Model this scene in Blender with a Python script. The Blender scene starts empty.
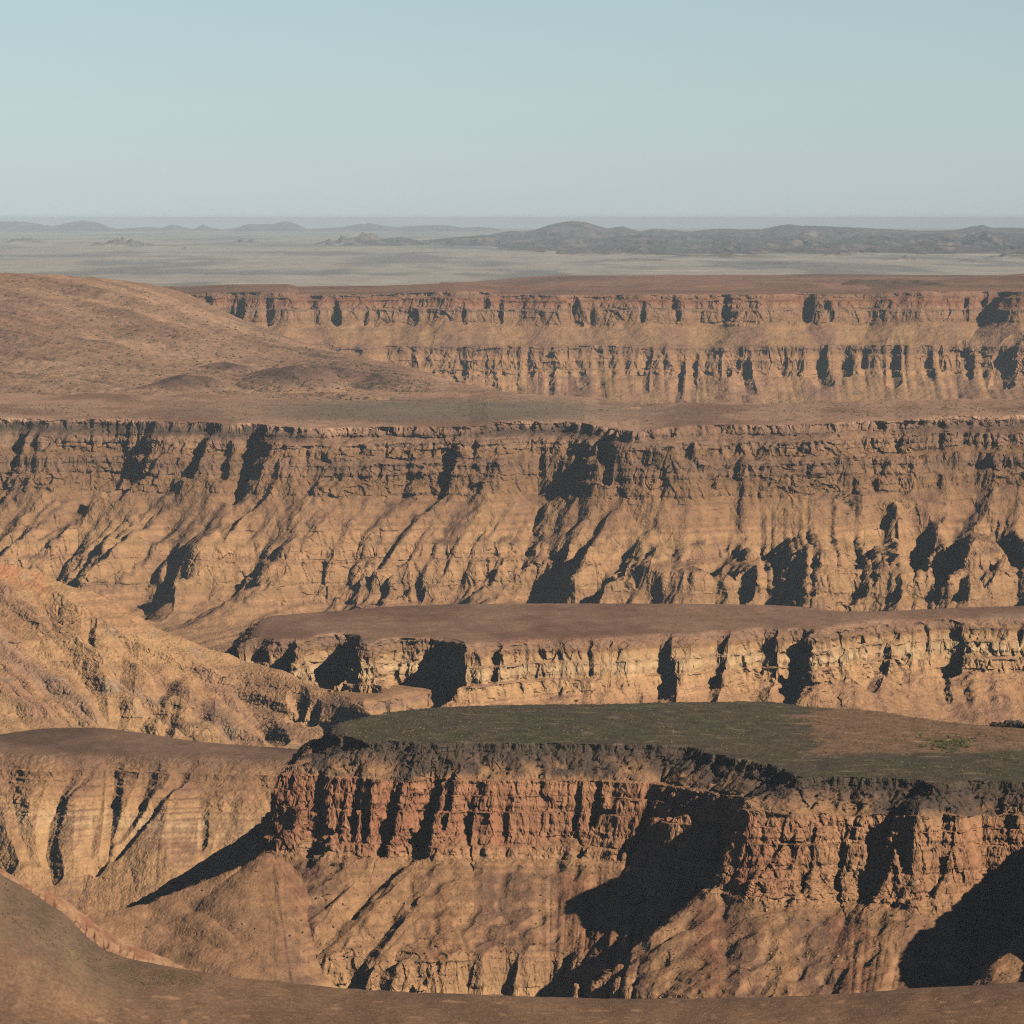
import bpy, math, os, time
import numpy as np
from concurrent.futures import ThreadPoolExecutor
T0 = time.time()
R = math.radians
F32 = np.float32
# ------------------------------------------------------------------ camera model
FOC = 4872.0                      # focal length in pixels of the 1024 px frame
HOR = 218.0                       # row of the level line
PITCH = math.atan((512 - HOR) / FOC)
SP, CP = math.sin(PITCH), math.cos(PITCH)

def pix2plan(px, py, z):
    """point of the level plane z seen at pixel px, py"""
    a = (px - 512) / FOC; b = (py - 512) / FOC
    dx, dy, dz = a, CP - b * SP, -SP - b * CP
    t = z / dz
    return dx * t, dy * t

def proj_y(Y, Z):
    zc = Y * CP - Z * SP
    yu = Y * SP + Z * CP
    return 512 - FOC * yu / zc

def proj_x(X, Y, Z):
    return 512 + FOC * X / (Y * CP - Z * SP)

# ------------------------------------------------------------------ threads + noise
POOL = ThreadPoolExecutor(4)
def par(fn, *arrs):
    shp = arrs[0].shape
    fl = [np.ascontiguousarray(a, dtype=F32).ravel() for a in arrs]
    n = fl[0].size; ch = 1 << 16
    out = np.empty(n, F32)
    def job(i):
        out[i:i + ch] = fn(*[a[i:i + ch] for a in fl])
    list(POOL.map(job, range(0, n, ch)))
    return out.reshape(shp)

def _h(ix, iy, iz, seed):
    h = (ix.astype(np.uint32) * np.uint32(374761393)) ^ (iy.astype(np.uint32) * np.uint32(668265263)) \
        ^ (iz.astype(np.uint32) * np.uint32(2147483647 - 977)) ^ np.uint32((seed * 1274126177) & 0xffffffff)
    h = (h ^ (h >> np.uint32(13))) * np.uint32(1274126177)
    h = (h ^ (h >> np.uint32(15))) * np.uint32(2246822519)
    return h ^ (h >> np.uint32(13))

_ang = np.arange(256) * (2 * math.pi / 256)
G2X = np.cos(_ang).astype(F32); G2Y = np.sin(_ang).astype(F32)
_g = np.random.RandomState(5).normal(size=(256, 3)); _g /= np.linalg.norm(_g, axis=1)[:, None]
G3 = _g.astype(F32)

def _p2(x, y, seed):
    fx = np.floor(x); fy = np.floor(y)
    ix = fx.astype(np.int32); iy = fy.astype(np.int32)
    x = x - fx; y = y - fy
    u = x * x * x * (x * (x * 6 - 15) + 10); v = y * y * y * (y * (y * 6 - 15) + 10)
    z0 = np.zeros_like(ix)
    def g(dx, dy):
        h = _h(ix + dx, iy + dy, z0, seed) & np.uint32(255)
        return G2X[h] * (x - dx) + G2Y[h] * (y - dy)
    a = g(0, 0); a = a + u * (g(1, 0) - a)
    b = g(0, 1); b = b + u * (g(1, 1) - b)
    return (a + v * (b - a)) * 1.5

def _p3(x, y, z, seed):
    fx = np.floor(x); fy = np.floor(y); fz = np.floor(z)
    ix = fx.astype(np.int32); iy = fy.astype(np.int32); iz = fz.astype(np.int32)
    x = x - fx; y = y - fy; z = z - fz
    u = x * x * x * (x * (x * 6 - 15) + 10); v = y * y * y * (y * (y * 6 - 15) + 10)
    w = z * z * z * (z * (z * 6 - 15) + 10)
    def g(dx, dy, dz):
        h = _h(ix + dx, iy + dy, iz + dz, seed) & np.uint32(255)
        gg = G3[h]
        return gg[:, 0] * (x - dx) + gg[:, 1] * (y - dy) + gg[:, 2] * (z - dz)
    r = []
    for k in (0, 1):
        a = g(0, 0, k); a = a + u * (g(1, 0, k) - a)
        b = g(0, 1, k); b = b + u * (g(1, 1, k) - b)
        r.append(a + v * (b - a))
    return (r[0] + w * (r[1] - r[0])) * 1.6

def n2(x, y, sc, seed, sy=None):
    sy = sy or sc
    return par(lambda a, b: _p2(a / F32(sc), b / F32(sy), seed), x, y)
def n3(x, y, z, sc, seed, sz=None):
    sz = sz or sc
    return par(lambda a, b, c: _p3(a / F32(sc), b / F32(sc), c / F32(sz), seed), x, y, z)
def fbm2(x, y, sc, seed, o=4, g=.5, sy=None):
    r = 0; a = 1.
    for k in range(o):
        r = r + a * n2(x, y, sc / 2 ** k, seed + 17 * k, (sy or sc) / 2 ** k); a *= g
    return r
def fbm3(x, y, z, sc, seed, o=3, g=.5, sz=None):
    r = 0; a = 1.
    for k in range(o):
        r = r + a * n3(x, y, z, sc / 2 ** k, seed + 17 * k, (sz or sc) / 2 ** k); a *= g
    return r
def sm(a, b, x):
    t = np.clip((x - a) / (b - a), 0, 1)
    return t * t * (3 - 2 * t)
def interp(x, pts):
    p = np.array(pts, float)
    return np.interp(x, p[:, 0], p[:, 1]).astype(F32)

# ------------------------------------------------------------------ plan geometry
def smooth_line(pts, n=2, closed=False):
    p = np.array(pts, float)
    for _ in range(n):
        if closed:
            q = np.roll(p, -1, 0)
            p = np.stack([p * .75 + q * .25, p * .25 + q * .75], 1).reshape(-1, 2)
        else:
            a, b = p[:-1], p[1:]
            m = np.stack([a * .75 + b * .25, a * .25 + b * .75], 1).reshape(-1, 2)
            p = np.concatenate([p[:1], m, p[-1:]])
    return p

def sdf(X, Y, line, back=None, RW=60.):
    """signed distance to an area whose rim is the polyline (left to right as seen),
    closed far behind; also a coordinate that runs along the rim"""
    L = np.array(line, float)
    seglen = np.hypot(*(L[1:] - L[:-1]).T)
    cum = np.concatenate([[0], np.cumsum(seglen)])
    poly = L if back is None else np.concatenate([L, np.array(back, float)[::-1]])
    P2 = np.concatenate([poly, poly[:1]])
    shp = X.shape
    x = X.ravel(); y = Y.ravel(); n = x.size; ch = 1 << 15
    D = np.empty(n, F32); S = np.empty(n, F32)
    def job(i):
        xx = x[i:i + ch]; yy = y[i:i + ch]
        best = np.full(xx.shape, 1e18, F32); bs = np.zeros_like(best); ins = np.zeros(xx.shape, bool)
        bx = np.zeros_like(best); by = np.zeros_like(best)
        for k in range(len(P2) - 1):
            ax, ay = P2[k]; cx, cy = P2[k + 1]
            ex, ey = cx - ax, cy - ay
            l2 = ex * ex + ey * ey + 1e-9
            px = xx - F32(ax); py = yy - F32(ay)
            t = np.clip((px * F32(ex) + py * F32(ey)) * F32(1 / l2), 0, 1)
            qx = px - t * F32(ex); qy = py - t * F32(ey)
            d = qx * qx + qy * qy
            m = d < best
            best = np.where(m, d, best)
            if k < len(L) - 1: sv = F32(cum[k]) + t * F32(seglen[k])
            else: sv = np.full_like(t, cum[-1] if k == len(L) - 1 else cum[-1] + 100.)
            bs = np.where(m, sv, bs); bx = np.where(m, qx, bx); by = np.where(m, qy, by)
            c = ((ay > yy) != (cy > yy)) & (px < F32(ex) * (yy - F32(ay)) / F32(ey if ey else 1e-9))
            ins ^= c
        d = np.sqrt(best)
        sg = np.where(ins, -1, 1).astype(F32)
        th = np.arctan2(bx * sg, -by * sg)          # 0 = facing the camera
        D[i:i + ch] = d * sg; S[i:i + ch] = bs + F32(RW) * th
    list(POOL.map(job, range(0, n, ch)))
    return D.reshape(shp), S.reshape(shp)

def line_field(X, Y, line, w, a, power=1.1):
    """V-shaped trough (or ridge) along a plan polyline; w, a run from first to last point"""
    L = np.array(line, float); n = len(L) - 1
    wm = max(w)
    m = (X > L[:, 0].min() - wm) & (X < L[:, 0].max() + wm) & (Y > L[:, 1].min() - wm) & (Y < L[:, 1].max() + wm)
    out = np.zeros_like(X)
    if not m.any(): return out
    x = X[m]; y = Y[m]
    r = np.zeros_like(x)
    ws = np.interp(np.linspace(0, 1, n + 1), np.linspace(0, 1, len(w)), w)
    as_ = np.interp(np.linspace(0, 1, n + 1), np.linspace(0, 1, len(a)), a)
    for k in range(n):
        ex, ey = L[k + 1] - L[k]; l2 = ex * ex + ey * ey + 1e-9
        px = x - L[k, 0]; py = y - L[k, 1]
        t = np.clip((px * ex + py * ey) / l2, 0, 1)
        d = np.hypot(px - t * ex, py - t * ey)
        ww = ws[k] + t * (ws[k + 1] - ws[k]); aa = as_[k] + t * (as_[k + 1] - as_[k])
        r = np.maximum(r, aa * np.maximum(0, 1 - d / ww) ** power)
    out[m] = r
    return out

def beds(z, lam, seed, hard=.35, lo=-700, hi=0):
    """monotone remap of height: alternating hard beds (cliffs) and soft beds (ledges)"""
    rs = np.random.RandomState(seed)
    zs = [lo]; vs = [0.]
    while zs[-1] < hi:
        t = lam * (.4 + 1.4 * rs.rand()); h = hard * (.4 + 1.2 * rs.rand())
        f = .35 + .3 * rs.rand()
        zs += [zs[-1] + t * f, zs[-1] + t]
        vs += [vs[-1] + t * f * (1 + h * 2), None]
        vs[-1] = zs[-1] - lo
        vs[-2] = min(vs[-2], vs[-1] - .05 * t)
    return (np.interp(z, zs, np.array(vs) + lo)).astype(F32)

def soften(prof, width):
    # the same wall where scree has buried the steps
    p = np.array(prof, float); x = np.arange(p[0, 0], p[-1, 0], .5)
    z = np.interp(x, p[:, 0], p[:, 1]); n = int(width / .5) | 1
    zs = np.convolve(np.pad(z, n // 2, 'edge'), np.hanning(n + 2)[1:-1] / np.hanning(n + 2).sum(), 'valid')
    m = sm(2, 12, x)
    return np.stack([x, z + (zs - z) * m], 1)

# ------------------------------------------------------------------ terrain sheet
class Sheet:
    def __init__(s, x0, x1, dx, y0, y1, ny, power=1.0):
        s.px = np.arange(x0, x1 + dx, dx).astype(F32)
        s.tx = (s.px - 512) / FOC
        q = np.linspace(0, 1, ny) ** power
        s.yv = (y0 + (y1 - y0) * q).astype(F32)
        s.Y = np.repeat(s.yv[None, :], len(s.px), 0)
        s.X = (s.Y * s.tx[:, None] * F32(1.004)).astype(F32)
    def locate(s, Z, px, py):
        """plan point of the near surface seen at a pixel"""
        c = int(np.clip(np.searchsorted(s.px, px), 0, len(s.px) - 1))
        ys = proj_y(s.yv, Z[c])
        run = np.minimum.accumulate(ys)
        vis = ys <= run + 1e-4
        idx = np.where(vis)[0]
        k = idx[np.argmin(np.abs(ys[idx] - py))]
        return float(s.X[c, k]), float(s.yv[k])
    def trace(s, Z, pts):
        return [s.locate(Z, a, b) for a, b in pts]
    def resample(s, Z, nrow, extra, kf=.12, kd=.04, jit=1.0):
        Ys = proj_y(s.Y, Z)
        dY = np.diff(Ys, axis=1)
        dz = np.abs(np.diff(Z, axis=1)) * FOC / s.Y[:, 1:]
        dd = np.diff(s.Y, axis=1) * FOC / s.Y[:, 1:]
        ds = np.maximum(-dY, 0) + kf * dz + kd * dd * .1 + 1e-5
        k = 9                                                  # even out between columns
        pad = np.pad(ds, ((k // 2, k // 2), (0, 0)), 'edge')
        cs = np.cumsum(np.concatenate([np.zeros((1, ds.shape[1]), F32), pad], 0), 0, dtype=np.float64)
        ds = ((cs[k:] - cs[:-k]) / k).astype(F32)
        cum = np.concatenate([np.zeros((len(s.px), 1), F32), np.cumsum(ds, 1)], 1)
        tq = np.linspace(0, 1, nrow)
        nc = len(s.px)
        outY = np.empty((nc, nrow), F32)
        for c in range(nc):
            outY[c] = np.interp(tq * cum[c, -1], cum[c], s.yv)
        fi = np.empty_like(outY)
        for c in range(nc):
            fi[c] = np.interp(outY[c], s.yv, np.arange(len(s.yv)))
        i0 = np.clip(fi.astype(int), 0, len(s.yv) - 2); f = (fi - i0).astype(F32)
        res = []
        for A in [Z] + extra:
            a = np.take_along_axis(A, i0, 1); b = np.take_along_axis(A, i0 + 1, 1)
            res.append((a + f * (b - a)).astype(F32))
        X = outY * s.tx[:, None] * F32(1.004)
        return X.astype(F32), outY, res

def grid_normals(X, Y, Z):
    P = np.stack([X, Y, Z], -1)
    du = np.gradient(P, axis=0); dv = np.gradient(P, axis=1)
    N = np.cross(du, dv)
    N /= np.linalg.norm(N, axis=-1, keepdims=True) + 1e-9
    N[N[..., 2] < 0] *= -1
    return N.astype(F32)

def mesh_from_grid(name, X, Y, Z, col=None, smooth=False):
    nc, nr = X.shape
    me = bpy.data.meshes.new(name)
    co = np.stack([X, Y, Z], -1).reshape(-1, 3).astype(F32)
    me.vertices.add(nc * nr)
    me.vertices.foreach_set('co', co.ravel())
    idx = np.arange(nc * nr, dtype=np.int32).reshape(nc, nr)
    q = np.stack([idx[:-1, :-1], idx[1:, :-1], idx[1:, 1:], idx[:-1, 1:]], -1).reshape(-1, 4)
    nf = len(q)
    me.loops.add(nf * 4); me.polygons.add(nf)
    me.loops.foreach_set('vertex_index', q.ravel())
    me.polygons.foreach_set('loop_start', np.arange(0, nf * 4, 4, dtype=np.int32))
    me.polygons.foreach_set('use_smooth', np.full(nf, smooth))
    me.update(calc_edges=True)
    if col is not None:
        at = me.color_attributes.new('rock', 'FLOAT_COLOR', 'POINT')
        c4 = np.ones((nc * nr, 4), F32); c4[:, :3] = np.clip(col.reshape(-1, 3), .004, .9)
        at.data.foreach_set('color', c4.ravel())
    o = bpy.data.objects.new(name, me)
    bpy.context.scene.collection.objects.link(o)
    return o

def tag(o, label=None, cat=None, kind=None, group=None):
    if label: o['label'] = label
    if cat: o['category'] = cat
    if kind: o['kind'] = kind
    if group: o['group'] = group
    return o

# ------------------------------------------------------------------ materials
def rock_material(name, s1, s2, amp=.35, bump=.5, bdist=1.0, bscale=None, tint=(1, 1, 1)):
    m = bpy.data.materials.new(name); m.use_nodes = True
    nt = m.node_tree; N = nt.nodes; L = nt.links
    b = N['Principled BSDF']; b.inputs['Roughness'].default_value = .95
    b.inputs['Specular IOR Level'].default_value = .1
    at = N.new('ShaderNodeAttribute'); at.attribute_name = 'rock'
    g = N.new('ShaderNodeNewGeometry')
    def noise(sc, det, st=(1, 1, 1)):
        mp = N.new('ShaderNodeMapping'); mp.inputs['Scale'].default_value = [sc * a for a in st]
        L.new(g.outputs['Position'], mp.inputs['Vector'])
        n = N.new('ShaderNodeTexNoise'); n.inputs['Scale'].default_value = 1
        n.inputs['Detail'].default_value = det; n.inputs['Roughness'].default_value = .65
        L.new(mp.outputs[0], n.inputs['Vector']); return n
    a = noise(1 / s1, 5); c = noise(1 / s2, 4, (1, 1, 3))
    def mr(n, lo, hi):
        r = N.new('ShaderNodeMapRange'); r.inputs['From Min'].default_value = .3; r.inputs['From Max'].default_value = .7
        r.inputs['To Min'].default_value = lo; r.inputs['To Max'].default_value = hi
        L.new(n.outputs['Fac'], r.inputs['Value']); return r
    ra = mr(a, 1 - amp, 1 + amp); rc = mr(c, 1 - amp * .7, 1 + amp * .7)
    mu = N.new('ShaderNodeMath'); mu.operation = 'MULTIPLY'
    L.new(ra.outputs[0], mu.inputs[0]); L.new(rc.outputs[0], mu.inputs[1])
    vm = N.new('ShaderNodeVectorMath'); vm.operation = 'SCALE'
    L.new(at.outputs['Color'], vm.inputs[0]); L.new(mu.outputs[0], vm.inputs['Scale'])
    L.new(vm.outputs[0], b.inputs['Base Color'])
    bn = noise(1 / (bscale or s2), 5)
    bp = N.new('ShaderNodeBump'); bp.inputs['Strength'].default_value = bump; bp.inputs['Distance'].default_value = bdist
    L.new(bn.outputs['Fac'], bp.inputs['Height']); L.new(bp.outputs[0], b.inputs['Normal'])
    return m

def col3(c): return np.array(c, F32)
def mix(a, b, t):
    return a + (b - a) * t[..., None]

# albedo palette (linear)
PALE = col3((.50, .308, .16)); TAN = col3((.39, .228, .124)); ORANGE = col3((.39, .225, .125))
RED = col3((.29, .135, .08)); BROWN = col3((.20, .125, .085)); SCREE = col3((.21, .122, .083))
DARK = col3((.095, .07, .055)); GREEN = col3((.10, .095, .055)); CREAM = col3((.60, .42, .24)); MAUVE = col3((.24, .15, .115))

def strata(z, stops, seed, X, Y, warp=2.0, lam=3.0, var=.18):
    """colour of the bed at height z; beds are near level"""
    zz = z + warp * n2(X, Y, 120., seed)
    p = sorted(stops, key=lambda q: q[0])
    zs = [q[0] for q in p]; cs = np.array([q[1] for q in p], float)
    c = np.stack([np.interp(zz, zs, cs[:, k]) for k in range(3)], -1).astype(F32)
    rs = np.random.RandomState(seed); nb = 4000
    tab = rs.rand(nb); tab2 = rs.rand(nb)
    q = (zz / lam); b = np.interp(q % nb, np.arange(nb), tab); b2 = np.interp((q * 3.7) % nb, np.arange(nb), tab2)
    v = 1 + var * ((b - .5) * 1.6 + (b2 - .5) * 1.0)
    return c * v[..., None].astype(F32)

def blocks(X, Y, Z, sc, scz, seed):
    # angular joint blocks: one random step per cell of a warped lattice
    def f(x, y, z):
        a = np.floor(x * .8 / sc + y * .6 / sc); b = np.floor(-x * .6 / sc + y * .8 / sc)
        row = np.floor(z / scz)
        a = np.floor(x * .8 / sc + y * .6 / sc + row * .37)
        h = _h(a.astype(np.int32), b.astype(np.int32), row.astype(np.int32), seed)
        return (h & np.uint32(1023)).astype(F32) / 511.5 - 1
    w = .35 * sc * n3(X, Y, Z, sc * 2.2, seed + 1)
    return par(f, X + w, Y + w, Z + .5 * w)

def roughen(X, Y, Z, amp, sc, seed, cliff_lo=.45, cliff_hi=.85, bedlam=None, smallamp=.25, joints=1.0, blk=1.0, grain=0., gs=1.3, gmask=1.):
    """3D relief of bare rock: joints, blocks and bedding, pushed in and out of the face"""
    N = grid_normals(X, Y, Z)
    steep = 1 - N[..., 2]
    w = sm(1 - cliff_hi, 1 - cliff_lo, steep)
    hx, hy = N[..., 0], N[..., 1]
    hl = np.hypot(hx, hy) + 1e-6
    wx = 3 * sc / 10 * n3(X, Y, Z, sc * 1.3, seed + 90)
    a = n3(X + wx, Y, Z, sc, seed, sc * 3.2)
    b = n3(X + wx, Y, Z, sc * .42, seed + 1, sc * 1.6)
    c = n3(X, Y, Z, sc * .2, seed + 2, sc * .28)
    crev = -(np.maximum(0, 1 - np.abs(n3(X + wx, Y, Z, sc * .9, seed + 3, sc * 4)) * 7)) * 1.0
    crev2 = -(np.maximum(0, 1 - np.abs(n3(X, Y + wx, Z, sc * .4, seed + 4, sc * 1.5)) * 6)) * .5
    lam = bedlam or sc * .35
    rs = np.random.RandomState(seed); tab = rs.rand(4096) - .5
    zz = Z + lam * .5 * n2(X, Y, sc * 3, seed + 7)
    bed = np.interp((zz / lam) % 4096, np.arange(4096), tab).astype(F32)
    bed = np.sign(bed) * np.abs(bed) ** .5
    bl = blocks(X, Y, Z, sc * .7, sc * 1.3, seed + 20) * .75 + blocks(X, Y, Z, sc * .33, sc * .5, seed + 24) * .35
    d = bl * blk + (a * .85 + b * .4 + c * .22) * joints + (crev * .75 + crev2 * .45) * joints + bed * .5
    k = amp * d * w
    sml = amp * smallamp * (n3(X, Y, Z, sc * .25, seed + 5) + .6 * n3(X, Y, Z, sc * .11, seed + 6))
    if grain:
        g1 = n3(X, Y, Z, gs, seed + 8); g2 = n3(X, Y, Z, gs * 2.3, seed + 9)
        sml = sml + grain * gmask * (np.maximum(g1, -.2) + .8 * g2 + .9 * np.maximum(0, n3(X, Y, Z, gs * 1.7, seed + 13) - .35))
    X2 = X + k * hx / hl + sml * N[..., 0]; Y2 = Y + k * hy / hl + sml * N[..., 1]; Z2 = Z + sml * N[..., 2]
    return X2.astype(F32), Y2.astype(F32), Z2.astype(F32), w, N

def rim_from_pixels(pts, z, n=2, dz=None):
    return smooth_line([pix2plan(a, b, z + (float(dz(np.array([a]))[0]) if dz else 0)) for a, b in pts], n)

def crest_ridge(X, Y, pts, prof):
    """a ridge given by its crest (pixel, row, distance); its height falls off sideways by prof(distance)"""
    P = []
    for px, row, d in pts:
        z = -(row - HOR) / FOC * d
        P.append((*pix2plan(px, row, z), z))
    P = np.array(P)
    P = np.stack([np.interp(np.linspace(0, len(P) - 1, 6 * len(P)), np.arange(len(P)), P[:, k]) for k in range(3)], 1)
    best = np.full(X.shape, -1e4, F32); dist = np.full(X.shape, 1e4, F32)
    pp = np.array(prof, float); R_ = pp[-1, 0]
    m = (X > P[:, 0].min() - R_) & (X < P[:, 0].max() + R_) & (Y > P[:, 1].min() - R_) & (Y < P[:, 1].max() + R_)
    x = X[m]; y = Y[m]; b = np.full(x.shape, -1e4); dd = np.full(x.shape, 1e4)
    for k in range(len(P) - 1):
        e = P[k + 1] - P[k]; l2 = e[0] ** 2 + e[1] ** 2 + 1e-9
        t = np.clip(((x - P[k, 0]) * e[0] + (y - P[k, 1]) * e[1]) / l2, 0, 1)
        d = np.hypot(x - P[k, 0] - t * e[0], y - P[k, 1] - t * e[1])
        z = P[k, 2] + t * e[2] - np.interp(d, pp[:, 0], pp[:, 1])
        q = z > b
        b = np.where(q, z, b); dd = np.where(q, d, dd)
    best[m] = b; dist[m] = dd
    return best, dist

def scatter(name, label, surf, pts, size, mat, squash=.7, seed=1):
    """many small angular lumps (stones or tufts) joined in one mesh"""
    sh, Z = SURF[surf]; rs = np.random.RandomState(seed)
    base = np.array([(1, 0, 0), (.31, .95, 0), (-.81, .59, 0), (-.81, -.59, 0), (.31, -.95, 0), (.1, .05, .9)], float)
    V = []; Fc = []
    vis = {}
    for px, row in pts:
        c = int(np.clip(np.searchsorted(sh.px, px), 0, len(sh.px) - 1))
        if c not in vis:
            ys = proj_y(sh.yv, Z[c]); vis[c] = (ys, np.where(ys <= np.minimum.accumulate(ys) + 1e-4)[0])
        ys, idx = vis[c]
        k = idx[np.argmin(np.abs(ys[idx] - row))]
        if abs(ys[k] - row) > 2: continue
        s = size * (.5 + rs.rand() ** 2 * 1.3)
        b = base * s * (1, 1, squash) * (.7 + .6 * rs.rand(6, 1))
        a = rs.rand() * 6.28; ca, sa = math.cos(a), math.sin(a)
        y = float(sh.yv[k]) + (rs.rand() - .5) * float(sh.yv[1] - sh.yv[0])
        x = (px - 512) / FOC * y * 1.004
        o = len(V)
        V += [(x + q[0] * ca - q[1] * sa, y + q[0] * sa + q[1] * ca, float(Z[c, k]) + q[2] - .1 * s) for q in b]
        Fc += [(o + i, o + (i + 1) % 5, o + 5) for i in range(5)]
    me = bpy.data.meshes.new(name); me.from_pydata(V, [], Fc); me.update(); me.materials.append(mat)
    o = bpy.data.objects.new(name, me); bpy.context.scene.collection.objects.link(o)
    tag(o, label, None, 'stuff')
    return o

RES = 1.0
ONLY = ''
SURF = {}

def gullies(sh, Z, X, Y, specs):
    """specs: (pixels of the line top to bottom, widths in m, depths in m)"""
    out = np.zeros_like(X)
    for sp in specs:
        pts, w, a = sp[:3]
        ln = sh.trace(Z, pts)
        f = line_field(X, Y, ln, w, a, sp[3] if len(sp) > 3 else .8)
        out = np.maximum(out, f)
    return out
HAZE = 1.8e-5
HAZE_COL = (.66,.83,1.0,1)
# ================================================================== foreground plain
def build_foreground():
    sh = Sheet(-260, 1290, 1.0 * RES, 1040, 1420, int(700 / RES))
    X, Y = sh.X, sh.Y
    px = sh.px
    # crest of the plain as it is seen against what lies behind (pixel row), and its distance
    edge = np.interp(px, [-300, -40, 0, 20, 45, 62, 70, 90, 105, 130, 180, 240, 300, 340, 420, 520, 560, 700, 800, 850, 880, 920, 1024, 1100, 1300],
                     [800, 852, 876, 888, 905, 916, 924, 945, 955, 963, 972, 981, 988, 992, 997, 1001, 1002.5, 1003, 1001, 999, 996, 992, 987, 985, 985])
    yc = np.interp(px, [-300, 0, 60, 100, 140, 1300], [1290, 1285, 1285, 1285, 1290, 1290])
    zc = -(edge - HOR) / FOC * yc
    kk = np.ones(9) / 9
    zc = np.convolve(np.pad(zc, 4, 'edge'), kk, 'valid'); yc = np.convolve(np.pad(yc, 4, 'edge'), kk, 'valid')
    t = Y - yc[:, None]
    zc = zc[:, None]
    # in front of the crest the ground dips gently; behind it falls away
    zf = -204. + .012 * (Y - 1200)
    bl = sm(-150, 0, t)
    Z = np.where(t < 0, zf + (zc - zf) * bl ** 1.2, zc - .3 * t - .004 * t * t)
    Z = Z.astype(F32) + .35 * fbm2(X, Y, 40, 801, 4) + .12 * fbm2(X, Y, 5, 803, 3)
    Xr, Yr, (Zr, tr) = sh.resample(Z, int(420 / RES), [t.astype(F32)], kf=.2, kd=.3)
    pxr = 512 + FOC * Xr / Yr
    a = fbm2(Xr, Yr, 22, 810, 4, sy=70); b = n2(Xr, Yr, 6, 811, 20); c1 = 1.6 * n2(Xr, Yr, .8, 812, 2.2)
    c = mix(np.broadcast_to(col3((.205, .125, .082)), Xr.shape + (3,)), col3((.27, .165, .10)), sm(-.3, .5, a))
    c = c * (1 + .14 * b + .15 * c1)[..., None]
    pe = proj_y(Yr, Zr)
    streak = sm(.45, .75, n2(Xr, Yr, 5, 813, 8)) * sm(985, 1000, pe)
    c = c + streak[..., None] * col3((.16, .10, .06))
    # grey green scrubby ground along the left part of the crest
    vg = sm(210, 90, pxr + 12 * b) * sm(-75, -22, tr + 16 * a) + .45 * sm(-16, -4, tr + 3 * b) * sm(240, 300, pxr)
    c = mix(c, mix(np.broadcast_to(col3((.115, .098, .072)), c.shape), col3((.16, .12, .085)), sm(-.2, .4, b)), np.clip(vg, 0, .85) * .62)
    yg = sm(.2, .6, n2(Xr, Yr, 9, 815, 12)) * sm(200, 60, pxr) * sm(-70, -45, tr) * (1 - sm(-30, -20, tr))
    c = mix(c, col3((.20, .17, .075)), .4 * yg)
    # bare pink earth over the lip
    c = mix(c, col3((.50, .29, .17)), sm(.5, 2.5, tr))
    o = mesh_from_grid('foreground_plain', Xr, Yr, Zr, c, True)
    o.data.materials.append(rock_material('foreground_plain_earth', 2.5, .5, .22, .7, .3, .7))
    tag(o, 'stony reddish brown plain in front of the canyon', None, 'structure')
    SURF['fore'] = (sh, Z)
    # eroded bank of pink earth beyond the lip, lower left
    s2 = Sheet(-120, 240, 1.0 * RES, 1270, 1420, int(300 / RES))
    X, Y = s2.X, s2.Y
    e2 = np.interp(s2.px, [-120, 0, 10, 30, 50, 65, 75, 95, 118, 150, 200, 240], [800, 871, 876, 887, 896, 903, 911, 927, 942, 957, 977, 995])
    y2 = 1340.
    z2 = (-(e2 - HOR) / FOC * y2)[:, None]
    u = Y - y2
    rid = np.abs(n2(X, Y, 3.0, 820, 14)) + .5 * np.abs(n2(X, Y, 1.3, 821, 7))
    Z2 = np.where(u < 0, z2 + .34 * u - 1.6 * rid * sm(0, -8, u), z2 - .7 * u).astype(F32) + .5 * fbm2(X, Y, 7, 822, 3)
    Xr, Yr, (Zr,) = s2.resample(Z2, int(160 / RES), [], kf=.2, kd=.2)
    n = fbm2(Xr, Yr, 5, 823, 3)
    c = mix(np.broadcast_to(col3((.36, .215, .13)), Xr.shape + (3,)), col3((.28, .14, .085)), sm(.0, .6, n)) * (1 + .2 * n2(Xr, Yr, 1, 824))[..., None]
    o = mesh_from_grid('eroded_bank', Xr, Yr, Zr, c)
    o.data.materials.append(rock_material('eroded_bank_earth', 3, .6, .2, .7, .4, .8))
    tag(o, 'strip of pink eroded earth bordering the foreground plain at lower left', None, 'structure')
if not ONLY or 'A' in ONLY: build_foreground()
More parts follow.
